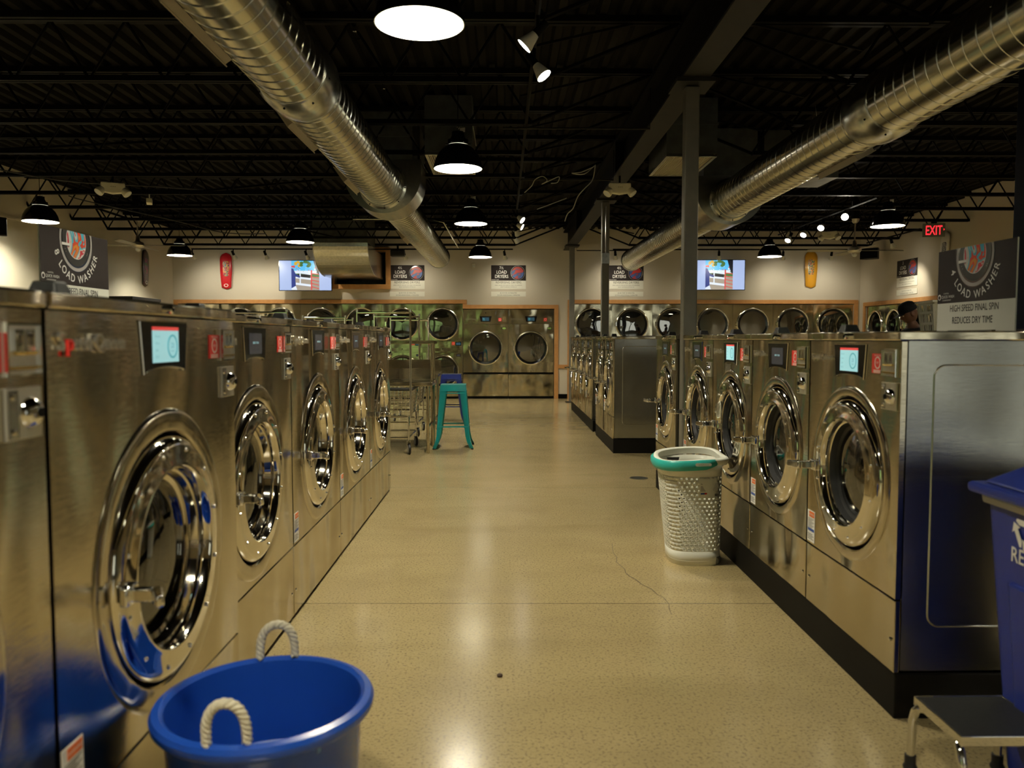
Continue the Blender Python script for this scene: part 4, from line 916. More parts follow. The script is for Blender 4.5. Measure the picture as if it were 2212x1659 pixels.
# ------------------------------------------------------------------ emergency lights, sensors, exit sign, speakers
def twin(loc, rz, lb):
    r = empty('emergency_light', loc, rz, lb, 'emergency light', 'white twin-head emergency lights')
    v = [(-.13, 0), (-.125, .07), (.125, .07), (.13, 0), (.09, -.045), (0, -.06), (-.09, -.045)]
    MB().prism(v, -.045, .045, OFFW).build('housing', r, smooth=0, bevel=.012)
    for s in (-1, 1):
        m = MB(); q = T((s*.135, -.02, -.035)) @ RY(-s*38) @ RX(-22)
        m.lathe([(0, .055), (.03, .055), (.046, .035), (.052, -.02), (.050, -.032), (.044, -.034)], OFFW, 24, q); h = m.build('lamp_cup', r)
        m = MB(); m.lathe([(.044, -.030), (.02, -.036), (0, -.038)], ENAMEL, 24, q); m.build('lens', h)
    MB().tube([(0, 0, .069), (0, 0, .16)], .012, BLACK, 8).build('stem', r)
    m = MB()
    for k in range(3): m.lathe([(.004, 0), (.004, .002), (0, .002)], BLACK, 8, T((.02-.02*k, -.045, .02)) @ FRONT)
    m.build('test_button', r)
twin((-4.52, 9.39, 3.04), R(28), 'white emergency light with two round heads on the left of the ceiling')
twin((1.36, 9.39, 3.045), 0, 'white emergency light with two round heads under the steel beam')
twin((5.70, 13.96, 3.10), R(-35), 'white emergency light with two round heads near the right spot track')
r = empty('security_camera', (-4.60, 10.53, 3.165), R(20), 'small white box camera hanging from a joist on the left', 'camera')
m = MB(); m.tube([(0, 0, .03), (0, 0, -.02), (.0, .02, -.05)], .007, OFFW, 8); m.build('arm', r); MB().box(-.035, .035, -.06, .03, -.12, -.055, OFFW, RX(-12)).build('camera_body', r, smooth=0, bevel=.008)
m = MB(); m.tube([(0, .0, .02), (.05, .02, .03), (.10, .01, .035), (.08, .03, .05), (.12, .02, .055)], .006, OFFW, 6); m.build('cable_coil', r)
r = empty('motion_sensor', (-.64, YB, 2.87), 0, 'small white motion sensor on the rear wall between two posters', 'sensor')
MB().box(-.035, .035, -.03, -.001, -.05, .05, OFFW).build('back_box', r, smooth=0, bevel=.006); m = MB(); m.lathe([(.028, 0), (.026, .02), (.012, .034), (0, .036)], WHITEP, 20, T((0, -.03, -.01)) @ FRONT); m.build('lens_dome', r)
r = empty('exit_sign', (6.93, 12.86, 2.94), R(-14), 'red lit EXIT sign in a grey housing hanging from a joist', 'exit sign')
MB().box(-.165, .165, -.02, .02, 0, .215, mat('exit_housing', (.20, .21, .17), .4)).build('housing', r, smooth=0, bevel=.006)
m = MB(); text(m, 'EXIT', .21, EXITR, T((-.004, -.0212, .035)), 'CENTER', 0, .58); m.add([(.14, -.0212, .10), (.158, -.0212, .115), (.14, -.0212, .13), (.137, -.0212, .122), (.148, -.0212, .115), (.137, -.0212, .108)], [(0, 1, 2, 3, 4, 5)], EXITR); m.build('lettering', r, smooth=0)
MB().box(-.04, .04, -.02, .02, .216, .25, BLACK).build('canopy', r, smooth=0)
def speaker(loc, rz, w, d, h, lb):
    r = empty('wall_speaker', loc, rz, lb, 'speaker')
    MB().add([(-w/2, 0, -h/2), (w/2, 0, -h/2), (w/2*.7, d, -h/2), (-w/2*.7, d, -h/2), (-w/2, 0, h/2), (w/2, 0, h/2), (w/2*.7, d, h/2), (-w/2*.7, d, h/2)], [(0, 1, 5, 4), (1, 2, 6, 5), (2, 3, 7, 6), (3, 0, 4, 7), (4, 5, 6, 7), (3, 2, 1, 0)], RUBBER).build('cabinet', r, smooth=0, bevel=.01)
    MB().box(-w/2+.015, w/2-.015, -.012, -.001, -h/2+.015, h/2-.015, BLACK).build('grille', r, smooth=0, bevel=.004)
    MB().tube([(0, d-.01, 0), (0, d+.10, .02)], .015, BLACK, 8).build('bracket', r)
speaker((7.42, 16.2, 3.03), R(-50), .38, .17, .22, 'black wall speaker in the right rear corner')
speaker((-6.42, 10.2, 2.73), R(60), .34, .17, .24, 'black wall speaker at the left edge of the photo')
r = empty('projector', (-2.13, 16.25, 2.96), 0, 'small black box hanging from the track left of the duct end', 'equipment')
MB().box(-.14, .14, -.1, .1, 0, .13, RUBBER).build('housing', r, smooth=0, bevel=.02); MB().tube([(0, 0, .13), (0, 0, .23)], .02, BLACK, 8).build('stem', r)

# ------------------------------------------------------------------ conduits and loose cables under the deck
def cable(name, pts, r, m_, lb, cat='cable', sm=True):
    P = [Vector(p) for p in pts]
    if sm:
        out = []
        for i in range(len(P)-1):
            a, b, c, d = P[max(i-1, 0)], P[i], P[i+1], P[min(i+2, len(P)-1)]
            for t in (0, .25, .5, .75): out.append(.5*((2*b) + (-a+c)*t + (2*a-5*b+4*c-d)*t*t + (-a+3*b-3*c+d)*t**3))
        P = out + [P[-1]]
    tag(MB().tube([tuple(p) for p in P], r, m_, 6).build(name), lb, cat)
WIRE = mat('white_wire', (.5, .5, .44), .5); DKW = mat('black_wire', (.012, .012, .012), .5)
cable('conduit', [at(762, 473, 12.6), at(826, 473, 12.6), at(935, 475, 12.6), at(958, 480, 12.6), at(976, 512, 12.9), at(990, 535, 13.2)], .012, GALV, 'thin bent steel conduit behind the left spiral duct', 'conduit', False)
cable('data_cable', [at(1286, 356, 9.39), at(1280, 388, 9.39), at(1262, 408, 9.3), at(1248, 425, 9.3), at(1238, 450, 9.3), at(1226, 462, 9.3), at(1220, 478, 9.35)], .006, WIRE, 'white cable dangling left of the steel beam')
cable('data_cable', [at(1284, 358, 9.39), at(1262, 376, 9.2), at(1235, 374, 9.25), at(1255, 372, 9.2), at(1283, 360, 9.2)], .005, WIRE, 'white cable loop tied to the joist left of the beam')
cable('data_cable', [at(1133, 416, 9.3), at(1148, 402, 9.3), at(1156, 388, 9.3), at(1172, 381, 9.35), at(1182, 390, 9.3), at(1170, 398, 9.3), at(1192, 388, 9.3), at(1208, 382, 9.3), at(1204, 394, 9.3), at(1190, 396, 9.3)], .005, WIRE, 'tangled white cable coil on a joist in the middle')
cable('power_cord', [at(1160, 452, 11.62), at(1190, 441, 11.62), at(1224, 428, 11.62)], .005, WIRE, 'short grey cable stub in the ceiling shadows')
cable('power_cord', [(-6.9, 8.24, 3.30), (-6.0, 8.6, 3.22), (-5.2, 9.5, 3.16), (-4.4, 10.2, 3.22), (-3.9, 10.53, 3.24)], .008, DKW, 'black cord sagging across the left joists')
cable('power_cord', [(-5.95, 11.1, 3.26), (-5.8, 11.3, 3.22), (-5.0, 12.3, 3.10), (-4.6, 13.3, 3.05), (-4.3, 14.6, 3.2)], .008, DKW, 'black cord running back from the lamp over the 8 load sign')
cable('conduit', [(.2, 9.42, 3.16), (1.29, 9.42, 3.16), (1.29, 9.42, 3.5)], .010, COLGR, 'thin painted conduit turning up at the beam, nearer one', 'conduit', False)
cable('conduit', [(.0, 7.1, 3.15), (1.29, 7.1, 3.15), (1.29, 7.1, 3.5)], .010, COLGR, 'painted conduit meeting the beam above the near lamp', 'conduit', False)
cable('conduit', [(1.55, 16.9, 3.5), (1.55, 16.9, 3.16), (3.2, 16.9, 3.16)], .010, BLACK, 'black conduit angled at the rear end of the beam, lower', 'conduit', False)
for i, (px, py, yy) in enumerate(((768, 68, 5.93), (830, 192, 7.08))):
    r = empty('hanger_clamp', tuple(at(px, py, yy)), 0, ['small silver hanger clamp near the top, left of the big lamp', 'small silver hanger clamp on the joist above the left duct'][i], 'clamp')
    m = MB(); m.tube([(0, 0, -.05), (0, 0, .07)], .005, CHROME, 6); m.box(-.02, .02, -.01, .01, .0, .03, CHROME); m.box(-.03, .03, -.008, .008, -.055, -.048, CHROME); m.build('clamp', r, smooth=0)
    MB().tube([(0, 0, .071), (0, 0, ZC - at(px, py, yy).z - .002)], .003, BLACK, 5).build('threaded_rod', r)

# ------------------------------------------------------------------ navy pillar, low cabinet, floor marks
r = empty('navy_pillar', (3.66, 5.35, 0), 0, 'dark navy pillar at the right edge of the photo', 'pillar')
MB().box(-.18, .18, -.1, .1, 0, ZC-.01, NAVYW).build('shaft', r, smooth=0, bevel=.005)
MB().box(-.19, .19, -.11, .11, 0, .1, BLACK).build('base_trim', r, smooth=0)
r = empty('wall_cabinet', (-6.78, 12.0, 0), 0, 'dark low cabinet against the left wall behind the 8 load sign', 'cabinet') if False else None
r = empty('side_counter', (-6.71, 14.3, 0), 0, 'dark topped counter along the left wall, just above the washers', 'counter')
MB().box(-.36, .36, -.55, .55, 0, 1.97, GALVD).build('body', r, smooth=0); MB().box(-.38, .38, -.57, .57, 1.971, 2.03, RUBBER).build('top', r, smooth=0, bevel=.004)
r = empty('floor_drain', (1.27, 7.40, 0), 0, 'small round dark floor drain near the middle right washers', 'drain')
m = MB(); m.lathe([(.085, 0), (.085, .003), (.078, .004), (.078, .001)], NICK, 36); m.build('rim', r)
m = MB(); m.disc(.078, .0012, BLACK, 32)
for k in range(-3, 4): m.box(-math.sqrt(.078**2-(k*.02)**2)+.004, math.sqrt(.078**2-(k*.02)**2)-.004, k*.02-.003, k*.02+.003, .0013, .003, GREY)
m.build('grate', r, smooth=0)
m = MB(); P = [(.694, 5.009), (.672, 4.80), (.68, 4.70), (.663, 4.589), (.69, 4.45), (.684, 4.38), (.696, 4.316), (.722, 4.25), (.736, 4.174), (.775, 4.09), (.788, 3.997), (.81, 3.95), (.818, 3.854), (.803, 3.78), (.799, 3.703)]
vs = []
for i, (x, y) in enumerate(P): w = .0025*(1 - abs(i/7.-1)*.5); vs += [(x-w, y, .0012), (x+w, y, .0012)]
m.add(vs, [(2*i, 2*i+1, 2*i+3, 2*i+2) for i in range(len(P)-1)], mat('crack_dark', (.10, .07, .04), .8)); tag(m.build('floor_crack', smooth=0), 'thin wandering crack in the concrete left of the hamper', 'crack')
m = MB(); m.lathe([(0, 0), (.011, .002), (.012, .006), (.007, .011), (0, .012)], mat('crumb', (.06, .035, .02), .8), 9); tag(m.build('debris_crumb', loc=(-.014, 3.02, .0005)), 'tiny dark crumb lying on the open floor', 'debris')
# ------------------------------------------------------------------ stools
def stool(paint):
    r = empty('metal_stool'); H = .76; s = .150; b = .205
    m = MB(); m.box(-s, s, -s, s, H-.006, H, paint)
    for a, c in (((-s, -s), (s, -s)), ((s, -s), (s, s)), ((s, s), (-s, s)), ((-s, s), (-s, -s))):
        n = Vector(((a[0]+c[0])/2, (a[1]+c[1])/2, 0)).normalized()
        m.add([(a[0], a[1], H-.006), (c[0], c[1], H-.006), (c[0]+.004*n.x+.006*(c[0]/s), c[1]+.004*n.y+.006*(c[1]/s), H-.075), (a[0]+.004*n.x+.006*(a[0]/s), a[1]+.004*n.y+.006*(a[1]/s), H-.075)], [(0, 1, 2, 3)], paint)
    o = m.build('seat', r, smooth=0); md = o.modifiers.new('solid', 'SOLIDIFY'); md.thickness = .004; bv = o.modifiers.new('b', 'BEVEL'); bv.width = .008; bv.segments = 3; bv.limit_method = 'ANGLE'
    for sx_ in (-1, 1):
        for sy in (-1, 1):
            m = MB(); rows = []
            for t in range(11):
                f = t/10; z = (H-.02)*(1-f) + .012*f; x = (s+.002) + (b-s)*f**1.0; 
                if f > .82: x += .035*((f-.82)/.18)**1.6
                w = .080*(1-f) + .042*f; rows.append((x, z, w))
            vs = []
            for x, z, w in rows: vs += [(sx_*(x-w), sy*x, z), (sx_*x, sy*x, z), (sx_*x, sy*(x-w), z)]
            m.add(vs, [(3*i+j, 3*i+j+1, 3*i+j+4, 3*i+j+3) for i in range(10) for j in range(2)], paint)
            o = m.build('leg', r, smooth=25); md = o.modifiers.new('solid', 'SOLIDIFY'); md.thickness = .003; md.offset = -1
            x = rows[-1][0]; MB().box(sx_*(x-.014)-.014, sx_*(x-.014)+.014, sy*(x-.014)-.014, sy*(x-.014)+.014, 0, .014, RUBBER).build('rubber_foot', o, smooth=0)
    for k in range(4):
        q = .187 if k % 2 else .190; z = .265
        MB().box(-q+.01, q-.01, -q-.001, -q+.003, z-.008, z+.008, paint, RZ(90*k)).build('footrest_bar', r, smooth=0)
        MB().box(-.158, .158, -.160, -.157, .655, .668, paint, RZ(90*k)).build('upper_brace', r, smooth=0)
    return r
r = stool(TEAL); r.location = (-.598, 9.58, 0); r.rotation_euler = (0, 0, R(1)); tag(r, 'tall teal metal stool with square seat beside the steel table', 'stool', 'square metal stools')
r = stool(NAVYS); r.location = (-.80, 12.35, 0); tag(r, 'tall navy blue metal stool behind the teal one', 'stool', 'square metal stools')
# ------------------------------------------------------------------ steel folding tables
def table(loc, x0, ht, bs, lb, shelf=False):
    r = empty('folding_table', loc, 0, lb, 'table', 'stainless folding tables'); D = .68
    m = MB(); m.box(x0, 0, 0, D, ht-.045, ht, STEEL); m.build('tabletop', r, smooth=0, bevel=.006)
    m = MB(); m.box(x0, -.02, D-.02, D, ht+.001, ht+bs, STEEL); m.box(x0, -.02, D-.03, D+.01, ht+bs+.0005, ht+bs+.012, STEEL); m.build('backsplash', r, smooth=0)
    for x in (-.06, x0+.06):
        for y in (.05, D-.05): MB().tube([(x, y, 0), (x, y, ht-.046)], .020, STEELD, 14).build('leg', r)
        MB().tube([(x, .07, .30), (x, D-.07, .30)], .014, STEELD, 10).build('cross_rail', r)
    if shelf:
        sx = empty('overhead_shelf', (loc[0], loc[1]+.27, ht), 0, 'raised stainless shelf standing on posts over the folding tables', 'shelf')
        m = MB(); m.box(x0+.3, 0, .0, .38, 1.245-ht, 1.285-ht, STEELD); m.build('shelf_board', sx, smooth=0, bevel=.004)
        for x in (-.035, x0+.34):
            for y in (.03, .35): MB().tube([(x, y, .002), (x, y, 1.244-ht)], .013, STEELD, 12).build('post', sx)
    return r
table((-.80, 9.0, 0), -1.35, .815, .12, 'stainless folding table nearest, beside the teal stool', True)
table((-.80, 9.80, 0), -1.35, .88, .14, 'stainless folding table behind the first one')
# ------------------------------------------------------------------ wire laundry carts with hanging racks
def cart():
    r = empty('laundry_cart'); w, d = .30, .42
    zt, zb = .74, .44; x1, y1 = w-.03, d-.03
    bk = MB()
    for (a, c) in ((w, zt), (w-.03, zb)):
        dd = d if a == w else d-.04
        bk.tube([(-a, -dd, c), (a, -dd, c), (a, dd, c), (-a, dd, c), (-a, -dd, c)], .007 if c == zb else .010, CHROME, 6)
    n = 12
    for i in range(1, n):
        t = -1 + 2*i/n
        for s in (-1, 1):
            bk.tube([(w*t, s*d, zt), ((w-.03)*t, s*(d-.04), zb)], .0028, CHROME, 4, False); bk.tube([(s*w, d*t, zt), (s*(w-.03), (d-.04)*t, zb)], .0028, CHROME, 4, False)
        bk.tube([((w-.03)*t, -(d-.04), zb), ((w-.03)*t, d-.04, zb)], .0028, CHROME, 4, False)
    for k in range(1, 7):
        f = k/7; a = w - .03*f; b = d - .04*f; z = zt + (zb-zt)*f
        bk.tube([(-a, -b, z), (a, -b, z), (a, b, z), (-a, b, z), (-a, -b, z)], .0026, CHROME, 4, False)
    bk.build('wire_basket', r)
    m = MB(); m.tube([(-w-.006, -d-.006, zt+.004), (w+.006, -d-.006, zt+.004), (w+.006, d+.006, zt+.004), (-w-.006, d+.006, zt+.004), (-w-.006, -d-.006, zt+.004)], .018, RUBBER, 8); m.build('bumper', r)
    m = MB(); q = .13
    for x, y in ((-w+.04, -d+.06), (w-.04, -d+.06), (-w+.04, d-.06), (w-.04, d-.06)): m.tube([(x, y, q+.03), (x, y, zb)], .011, CHROME, 8)
    m.tube([(-w+.04, -d+.06, .19), (w-.04, -d+.06, .19), (w-.04, d-.06, .19), (-w+.04, d-.06, .19), (-w+.04, -d+.06, .19)], .010, CHROME, 8); m.build('undercarriage', r)
    for x, y in ((-w+.04, -d+.06), (w-.04, -d+.06), (-w+.04, d-.06), (w-.04, d-.06)):
        M2 = T((x, y+.02, .062)) @ RZ(18) @ RY(90)
        m = MB(); m.lathe([(.045, -.014), (.058, -.013), (.0615, 0), (.058, .013), (.045, .014)], RUBBER, 28, M2); c = m.build('caster', r)
        m = MB(); m.lathe([(0, -.016), (.012, -.016), (.045, -.013), (.045, .013), (.012, .016), (0, .016)], CASTW, 24, M2); m.build('wheel_hub', c)
        m = MB(); 
        for s in (-.019, .019): m.add([(x+s-.002+.0*y, y-.02, .155), (x+s+.002, y-.02, .155), (x+s+.002, y+.035, .05), (x+s-.002, y+.035, .05), (x+s-.002, y+.02, .155), (x+s+.002, y+.02, .155)], [(0, 3, 4), (1, 2, 5), (0, 1, 2, 3), (3, 2, 5, 4), (0, 1, 5, 4)], CHROME)
        m.box(x-.021, x+.021, y-.022, y+.022, .155, .162, CHROME); m.build('fork', c, smooth=0)
    m = MB(); yb = -d+.05; hh = 1.60
    for s in (-1, 1): m.tube([(s*.295, yb-.06, .42), (s*.295, yb-.06, hh+.03)], .0125, CHROME, 10)
    m.tube([(-.295, yb-.06, hh-.005), (.295, yb-.06, hh-.005)], .0115, CHROME, 10)
    for s in (-1, 1): m.lathe([(0, 0), (.017, 0), (.017, .03), (0, .03)], CHROME, 12, T((s*.295, yb-.06, hh+.0)))
    m.build('hanging_rack', r)
    return r
c0 = cart()
for i, (x, y, lb) in enumerate(((-1.325, 9.30, 'wire laundry cart nearest, tucked under the first folding table'), (-1.40, 10.95, 'wire laundry cart behind the second folding table'), (-1.46, 12.9, 'wire laundry cart farthest in the right file of carts'),
    (-2.69, 9.3, 'wire laundry cart whose rack shows over the washers, carrying a lime tag'), (-2.50, 11.6, 'wire laundry cart with rack showing above the third left washer'), (-2.62, 12.8, 'wire laundry cart farthest in the left file of carts'))):
    o = c0 if i == 0 else copy_tree(c0); o.location = (x, y, 0); tag(o, lb, 'laundry cart', 'chrome laundry carts with hanging racks')
    if i == 3:
        MB().box(.20, .26, -.434, -.432, 1.50, 1.575, mat('lime_tag', (.35, .60, .01), .5)).build('lime_tag', o, smooth=0)
# ------------------------------------------------------------------ blue rope-handled tub
r = empty('rope_handled_tub', (-.585, 1.915, 0), 0, 'big round blue plastic tub with cream rope handles in the foreground', 'tub')
m = MB(); H = .43
prof = [(0, .004), (.185, .004), (.190, 0), (.200, .0), (.204, .012), (.214, .20), (.222, .205), (.232, .390), (.236, .396), (.254, .398), (.262, .408), (.263, .422), (.257, .432), (.241, .436), (.231, .428), (.227, .395), (.217, .21), (.209, .203), (.200, .02), (.190, .010), (0, .009)]
m.lathe(prof, BUCKET, 96); m.build('tub_body', r)
def rope(c, ang, wd, ht, lean):
    pts = []
    for i in range(33):
        t = -1 + 2*i/32; pts.append(Vector((wd*math.sin(t*PI/2)*1.0, 0, ht*math.cos(t*PI/2)**.62 if abs(t) < 1 else 0)))
    pts = [Vector((-wd, 0, -.006))] + pts + [Vector((wd, 0, -.006))]
    M2 = T(c) @ RZ(ang) @ RX(lean); m = MB()
    S = []; L = 0
    for i, p in enumerate(pts):
        if i: L += (p - pts[i-1]).length
        S.append(L)
    fine = []; fl = []
    for i in range(len(pts)-1):
        for t in range(4): fine.append(pts[i].lerp(pts[i+1], t/4)); fl.append(S[i] + (S[i+1]-S[i])*t/4)
    for k in range(3):
        q = []
        for i, p in enumerate(fine):
            d = (fine[min(i+1, len(fine)-1)] - fine[max(i-1, 0)]).normalized(); n1 = d.cross(Vector((0, 1, 0))).normalized(); n2 = Vector((0, 1, 0)); a = fl[i]/.038*2*PI + k*2*PI/3
            q.append(tuple(p + (n1*math.cos(a) + n2*math.sin(a))*.0060))
        m.tube(q, .0060, ROPE, 8, True, M2)
    return m.build('rope_handle', r, smooth=80)
rope((-.035, .232, .440), 8, .046, .085, -6); rope((-.012, -.236, .440), 5, .043, .092, 8)
m = MB()
for a, z, w, hgt, rad in ((-118, .345, .035, .02, .2325), (-112, .30, .012, .05, .2295), (-96, .32, .010, .03, .2305), (-128, .33, .02, .012, .232), (-44, .385, .012, .018, .2345), (-105, .25, .03, .008, .2265)):
    a = R(a); M2 = RZ(math.degrees(a)) @ T((rad+.0015, 0, z)) @ RY(-3)
    m.add([(0, -w/2, -hgt/2), (0, w/2*.6, -hgt/2*.7), (0, w/2, hgt/2), (0, -w/2*.5, hgt/2*.8)], [(0, 1, 2, 3)], SCUFF, M2)
m.build('scuff_mark', r, smooth=0)
m = MB(); m.lathe([(.2172, .214), (.2130, .2075), (.2100, .2055)], mat('painted_highlight', (.10, .20, .55), .4), 96); m.build('ledge_highlight', r)  # paler ring painted on the inner ledge in place of its highlight
# ------------------------------------------------------------------ laundry hamper with round holes
def hamper(loc):
    r = empty('laundry_hamper', loc, 0, 'tall white perforated laundry hamper with turquoise rim, by the right washers', 'hamper')
    def sec(a, f):   # superellipse section at height fraction f
        hx = .148 + .034*f; hy = .158 + .036*f; n = 3.0; c, s = math.cos(a), math.sin(a)
        k = (abs(c)**n + abs(s)**n)**(-1/n)
        return Vector((hx*k*c - .035*f, hy*k*s - .02*f, 0))
    Z0, Z1 = .055, .585; NC = 42; NR = 19
    # arc-length table
    N = 720; A = [2*PI*i/N for i in range(N+1)]; acc = [0]
    for i in range(N): acc.append(acc[-1] + (sec(A[i+1], .5) - sec(A[i], .5)).length)
    def ang(u):
        t = (u % 1.0)*acc[-1]; lo, hi = 0, N
        while hi - lo > 1:
            mm = (lo+hi)//2
            if acc[mm] <= t: lo = mm
            else: hi = mm
        return A[lo] + (A[hi]-A[lo])*(t-acc[lo])/(acc[hi]-acc[lo])
    def pt(u, z): p = sec(ang(u), z/.63); return (p.x, p.y, z)
    m = MB(); z0, z1 = .085, .525; dz = (z1-z0)/NR; du = 1/NC
    for j in range(NR):
        off = .5*du if j % 2 else 0
        for i in range(NC):
            u0 = i*du+off; uc = (u0+du/2) % 1; zc = z0+(j+.5)*dz; zz0, zz1 = z0+j*dz, z0+(j+1)*dz
            # u .625 = left-front corner, .875 = right-front corner; solid stripes there
            d1 = min(abs(uc-c) for c in (.625, .375, .125)); lab = (.755 < uc < .85 and j > 15)
            solid = d1 < .036 or abs(uc-.865) < .012 or lab
            if solid: m.add([pt(u0, zz0), pt(u0+du/2, zz0), pt(u0+du, zz0), pt(u0+du, zz1), pt(u0+du/2, zz1), pt(u0, zz1)], [(0, 1, 2, 3, 4, 5)], WHITEP)
            else:
                sq = [(u0, zz0), (u0+du/2, zz0), (u0+du, zz0), (u0+du, zc), (u0+du, zz1), (u0+du/2, zz1), (u0, zz1), (u0, zc)]
                ci = [(uc0 := u0+du/2) + .27*du*math.cos(PI*1.25+k*PI/4) for k in range(8)]
                cz_ = [zc + .27*dz*math.sin(PI*1.25+k*PI/4) for k in range(8)]
                m.add([pt(*q) for q in sq] + [pt(a, b) for a, b in zip(ci, cz_)], [(k, (k+1) % 8, 8+(k+1) % 8, 8+k) for k in range(8)], WHITEP)
    NS = 96
    def band(za, zb, out=0.0, mt=WHITEP, u_a=0, u_b=1):
        v = []
        for i in range(NS+1):
            u = u_a + (u_b-u_a)*i/NS
            for z in (za, zb):
                p = Vector(pt(u, z)); n = Vector((p.x, p.y, 0)).normalized(); v.append(tuple(p + n*out))
        m.add(v, [(2*i, 2*i+2, 2*i+3, 2*i+1) for i in range(NS)], mt)
    band(.0, .085); band(.525, .60)
    m.add([pt(i/NS, .03) for i in range(NS)], [tuple(range(NS))], WHITEP)
    o = m.build('perforated_body', r, smooth=30); md = o.modifiers.new('solid', 'SOLIDIFY'); md.thickness = .003; md.offset = -1
    # rim: rises at the back and right
    def rim(u): return .612 + .022*max(0, math.sin(2*PI*u)) + .012*math.cos(2*PI*u)
    m = MB(); v = []; S = [(-.004, -.03), (.004, -.028), (.012, -.010), (.016, .004), (.010, .012), (-.002, .014), (-.010, .006), (-.006, -.012)]
    for i in range(NS):
        u = i/NS; p = Vector(pt(u, .60)); n = Vector((p.x+.03, p.y, 0)).normalized()
        fl = .034 if abs(u-.875) < .03 else 0
        fl = .032*max(0, 1-abs(((u-.885+.5) % 1)-.5)/.06)
        for a, b in S: v.append((p.x + n.x*(a*1.2+fl), p.y + n.y*(a*1.2+fl), rim(u) + b))
    k = len(S); m.add(v, [(i*k+a, i*k+(a+1) % k, ((i+1) % NS)*k+(a+1) % k, ((i+1) % NS)*k+a) for i in range(NS) for a in range(k)], WHITEP)
    m.build('white_rim', r, smooth=60)
    # turquoise grip band round the left and front
    m = MB(); v = []; ua, ub = .40, .845; S = [(.014, -.046), (.024, -.042), (.032, -.024), (.032, .004), (.022, .014), (.016, .008), (.015, -.024)]
    for i in range(61):
        t = i/60; u = ua + (ub-ua)*t; p = Vector(pt(u, .60)); n = Vector((p.x+.03, p.y, 0)).normalized(); e = min(1, 8*t, 8*(1-t))
        for a, b in S: v.append((p.x + n.x*(a*1.1)*(.5+.5*e), p.y + n.y*(a*1.1)*(.5+.5*e), rim(u) + b*(.6+.4*e)))
    k = len(S); m.add(v, [(i*k+a, i*k+(a+1) % k, (i+1)*k+(a+1) % k, (i+1)*k+a) for i in range(60) for a in range(k)] + [tuple(range(k)), tuple(range(60*k, 61*k))[::-1]], TEALP)
    g = m.build('turquoise_grip', r, smooth=60)
    m = MB(); p = Vector(pt(.775, .60)); q = Vector(pt(.80, .60)); d = (q-p).normalized(); a = math.degrees(math.atan2(d.y, d.x))
    M2 = T((p.x, p.y-.036, rim(.78)-.012)) @ RZ(a); m.prism([(-.035+.012*math.cos(R(t)) if 90 <= t <= 270 else .035+.012*math.cos(R(t)), .009*math.sin(R(t))) for t in range(0, 360, 30)], -.0005, .002, WHITEP, M2)
    text(m, 'LAUNDRY & GO', .009, TEALP, M2 @ T((0, -.0012, -.003)), 'CENTER', 0, .9); m.build('grip_badge', g, smooth=0)
    # printed paper label
    m = MB(); v = []; f = []; u0, u1, za, zb = .760, .848, .405, .515; n_ = 8
    for i in range(n_+1):
        for z in (za, zb): p = Vector(pt(u0+(u1-u0)*i/n_, z)); v.append((p.x, p.y-.003, z))
    m.add(v, [(2*i, 2*i+2, 2*i+3, 2*i+1) for i in range(n_)], WHITEP); p = Vector(pt(u0, .46)); q = Vector(pt(u1, .46)); d = q-p; L_ = d.length; M2 = T((p.x, p.y-.0065, 0)) @ RZ(math.degrees(math.atan2(d.y, d.x)))
    m.box(.012, .065, -.0012, 0, .497, .506, TEALP, M2); text(m, 'Rolling Hamper', .013, GREY, M2 @ T((.008, -.002, .480)), 'LEFT')
    m.box(.008, .046, -.0012, 0, .425, .434, NAVYP, M2); m.box(.032, .046, -.0016, 0, .425, .434, RED, M2)
    m.prism([(.058, .470), (.078, .470), (.078, .452), (.068, .442), (.058, .452)], -.0012, 0, TEALP, M2)
    for k_ in range(4): m.box(.008, .050-.006*(k_ % 2), -.001, 0, .468-.008*k_, .471-.008*k_, GREY, M2)
    for k_ in range(7): m.box(.095+.004*k_, .097+.004*k_, -.001, 0, .413, .427, BLACKG, M2)
    m.box(.082, .112, -.001, 0, .445, .49, mat('print_grey', (.45, .46, .42), .5), M2); m.build('paper_label', r, smooth=0)
    # wheel housing at the right rear and handle opening
    m = MB(); m.tube([(.10, -.135, .028), (.125, -.10, .028)], .022, GREY, 14); m.build('wheel', r)
    m = MB(); pts = [(-.06, 0), (-.05, -.035), (-.03, -.05), (.03, -.05), (.05, -.035), (.06, 0)]
    p = Vector(pt(.25+.06, .58)); m.prism([(a, b+.585) for a, b in pts], -.001, .001, RUBBER, T((p.x, p.y-.0065, 0))); m.build('hand_slot', r, smooth=0)
hamper((1.125, 4.665, 0))
# ------------------------------------------------------------------ recycling bin (front faces the aisle)
r = empty('recycling_bin', (1.470, 2.145, 0), -PI/2, 'blue plastic recycling bin with white lettering at the right edge', 'bin')
h = .235; m = MB(); tap = .045
def frus(m, x0, x1, y0, y1, z0, X0, X1, Y0, Y1, z1, c): m.add([(x0, y0, z0), (x1, y0, z0), (x1, y1, z0), (x0, y1, z0), (X0, Y0, z1), (X1, Y0, z1), (X1, Y1, z1), (X0, Y1, z1)], [(0, 3, 2, 1), (4, 5, 6, 7), (0, 1, 5, 4), (1, 2, 6, 5), (2, 3, 7, 6), (3, 0, 4, 7)], c)
frus(m, -h+tap, h-tap, .055, .45, .0, -h, h, 0, .50, .83, BINB); m.build('bin_body', r, smooth=0, bevel=.018)
m = MB(); frus(m, -h+.11, h-.11, .030, .08, .22, -h+.10, h-.10, .004, .06, .60, BINB); m.build('front_rib_panel', r, smooth=0, bevel=.01)
m = MB(); frus(m, -h-.008, h+.008, -.010, .508, .812, -h-.010, h+.010, -.014, .512, .838, mat('liner_white', (.5, .5, .5), .5)); m.build('bag_liner', r, smooth=0, bevel=.006)
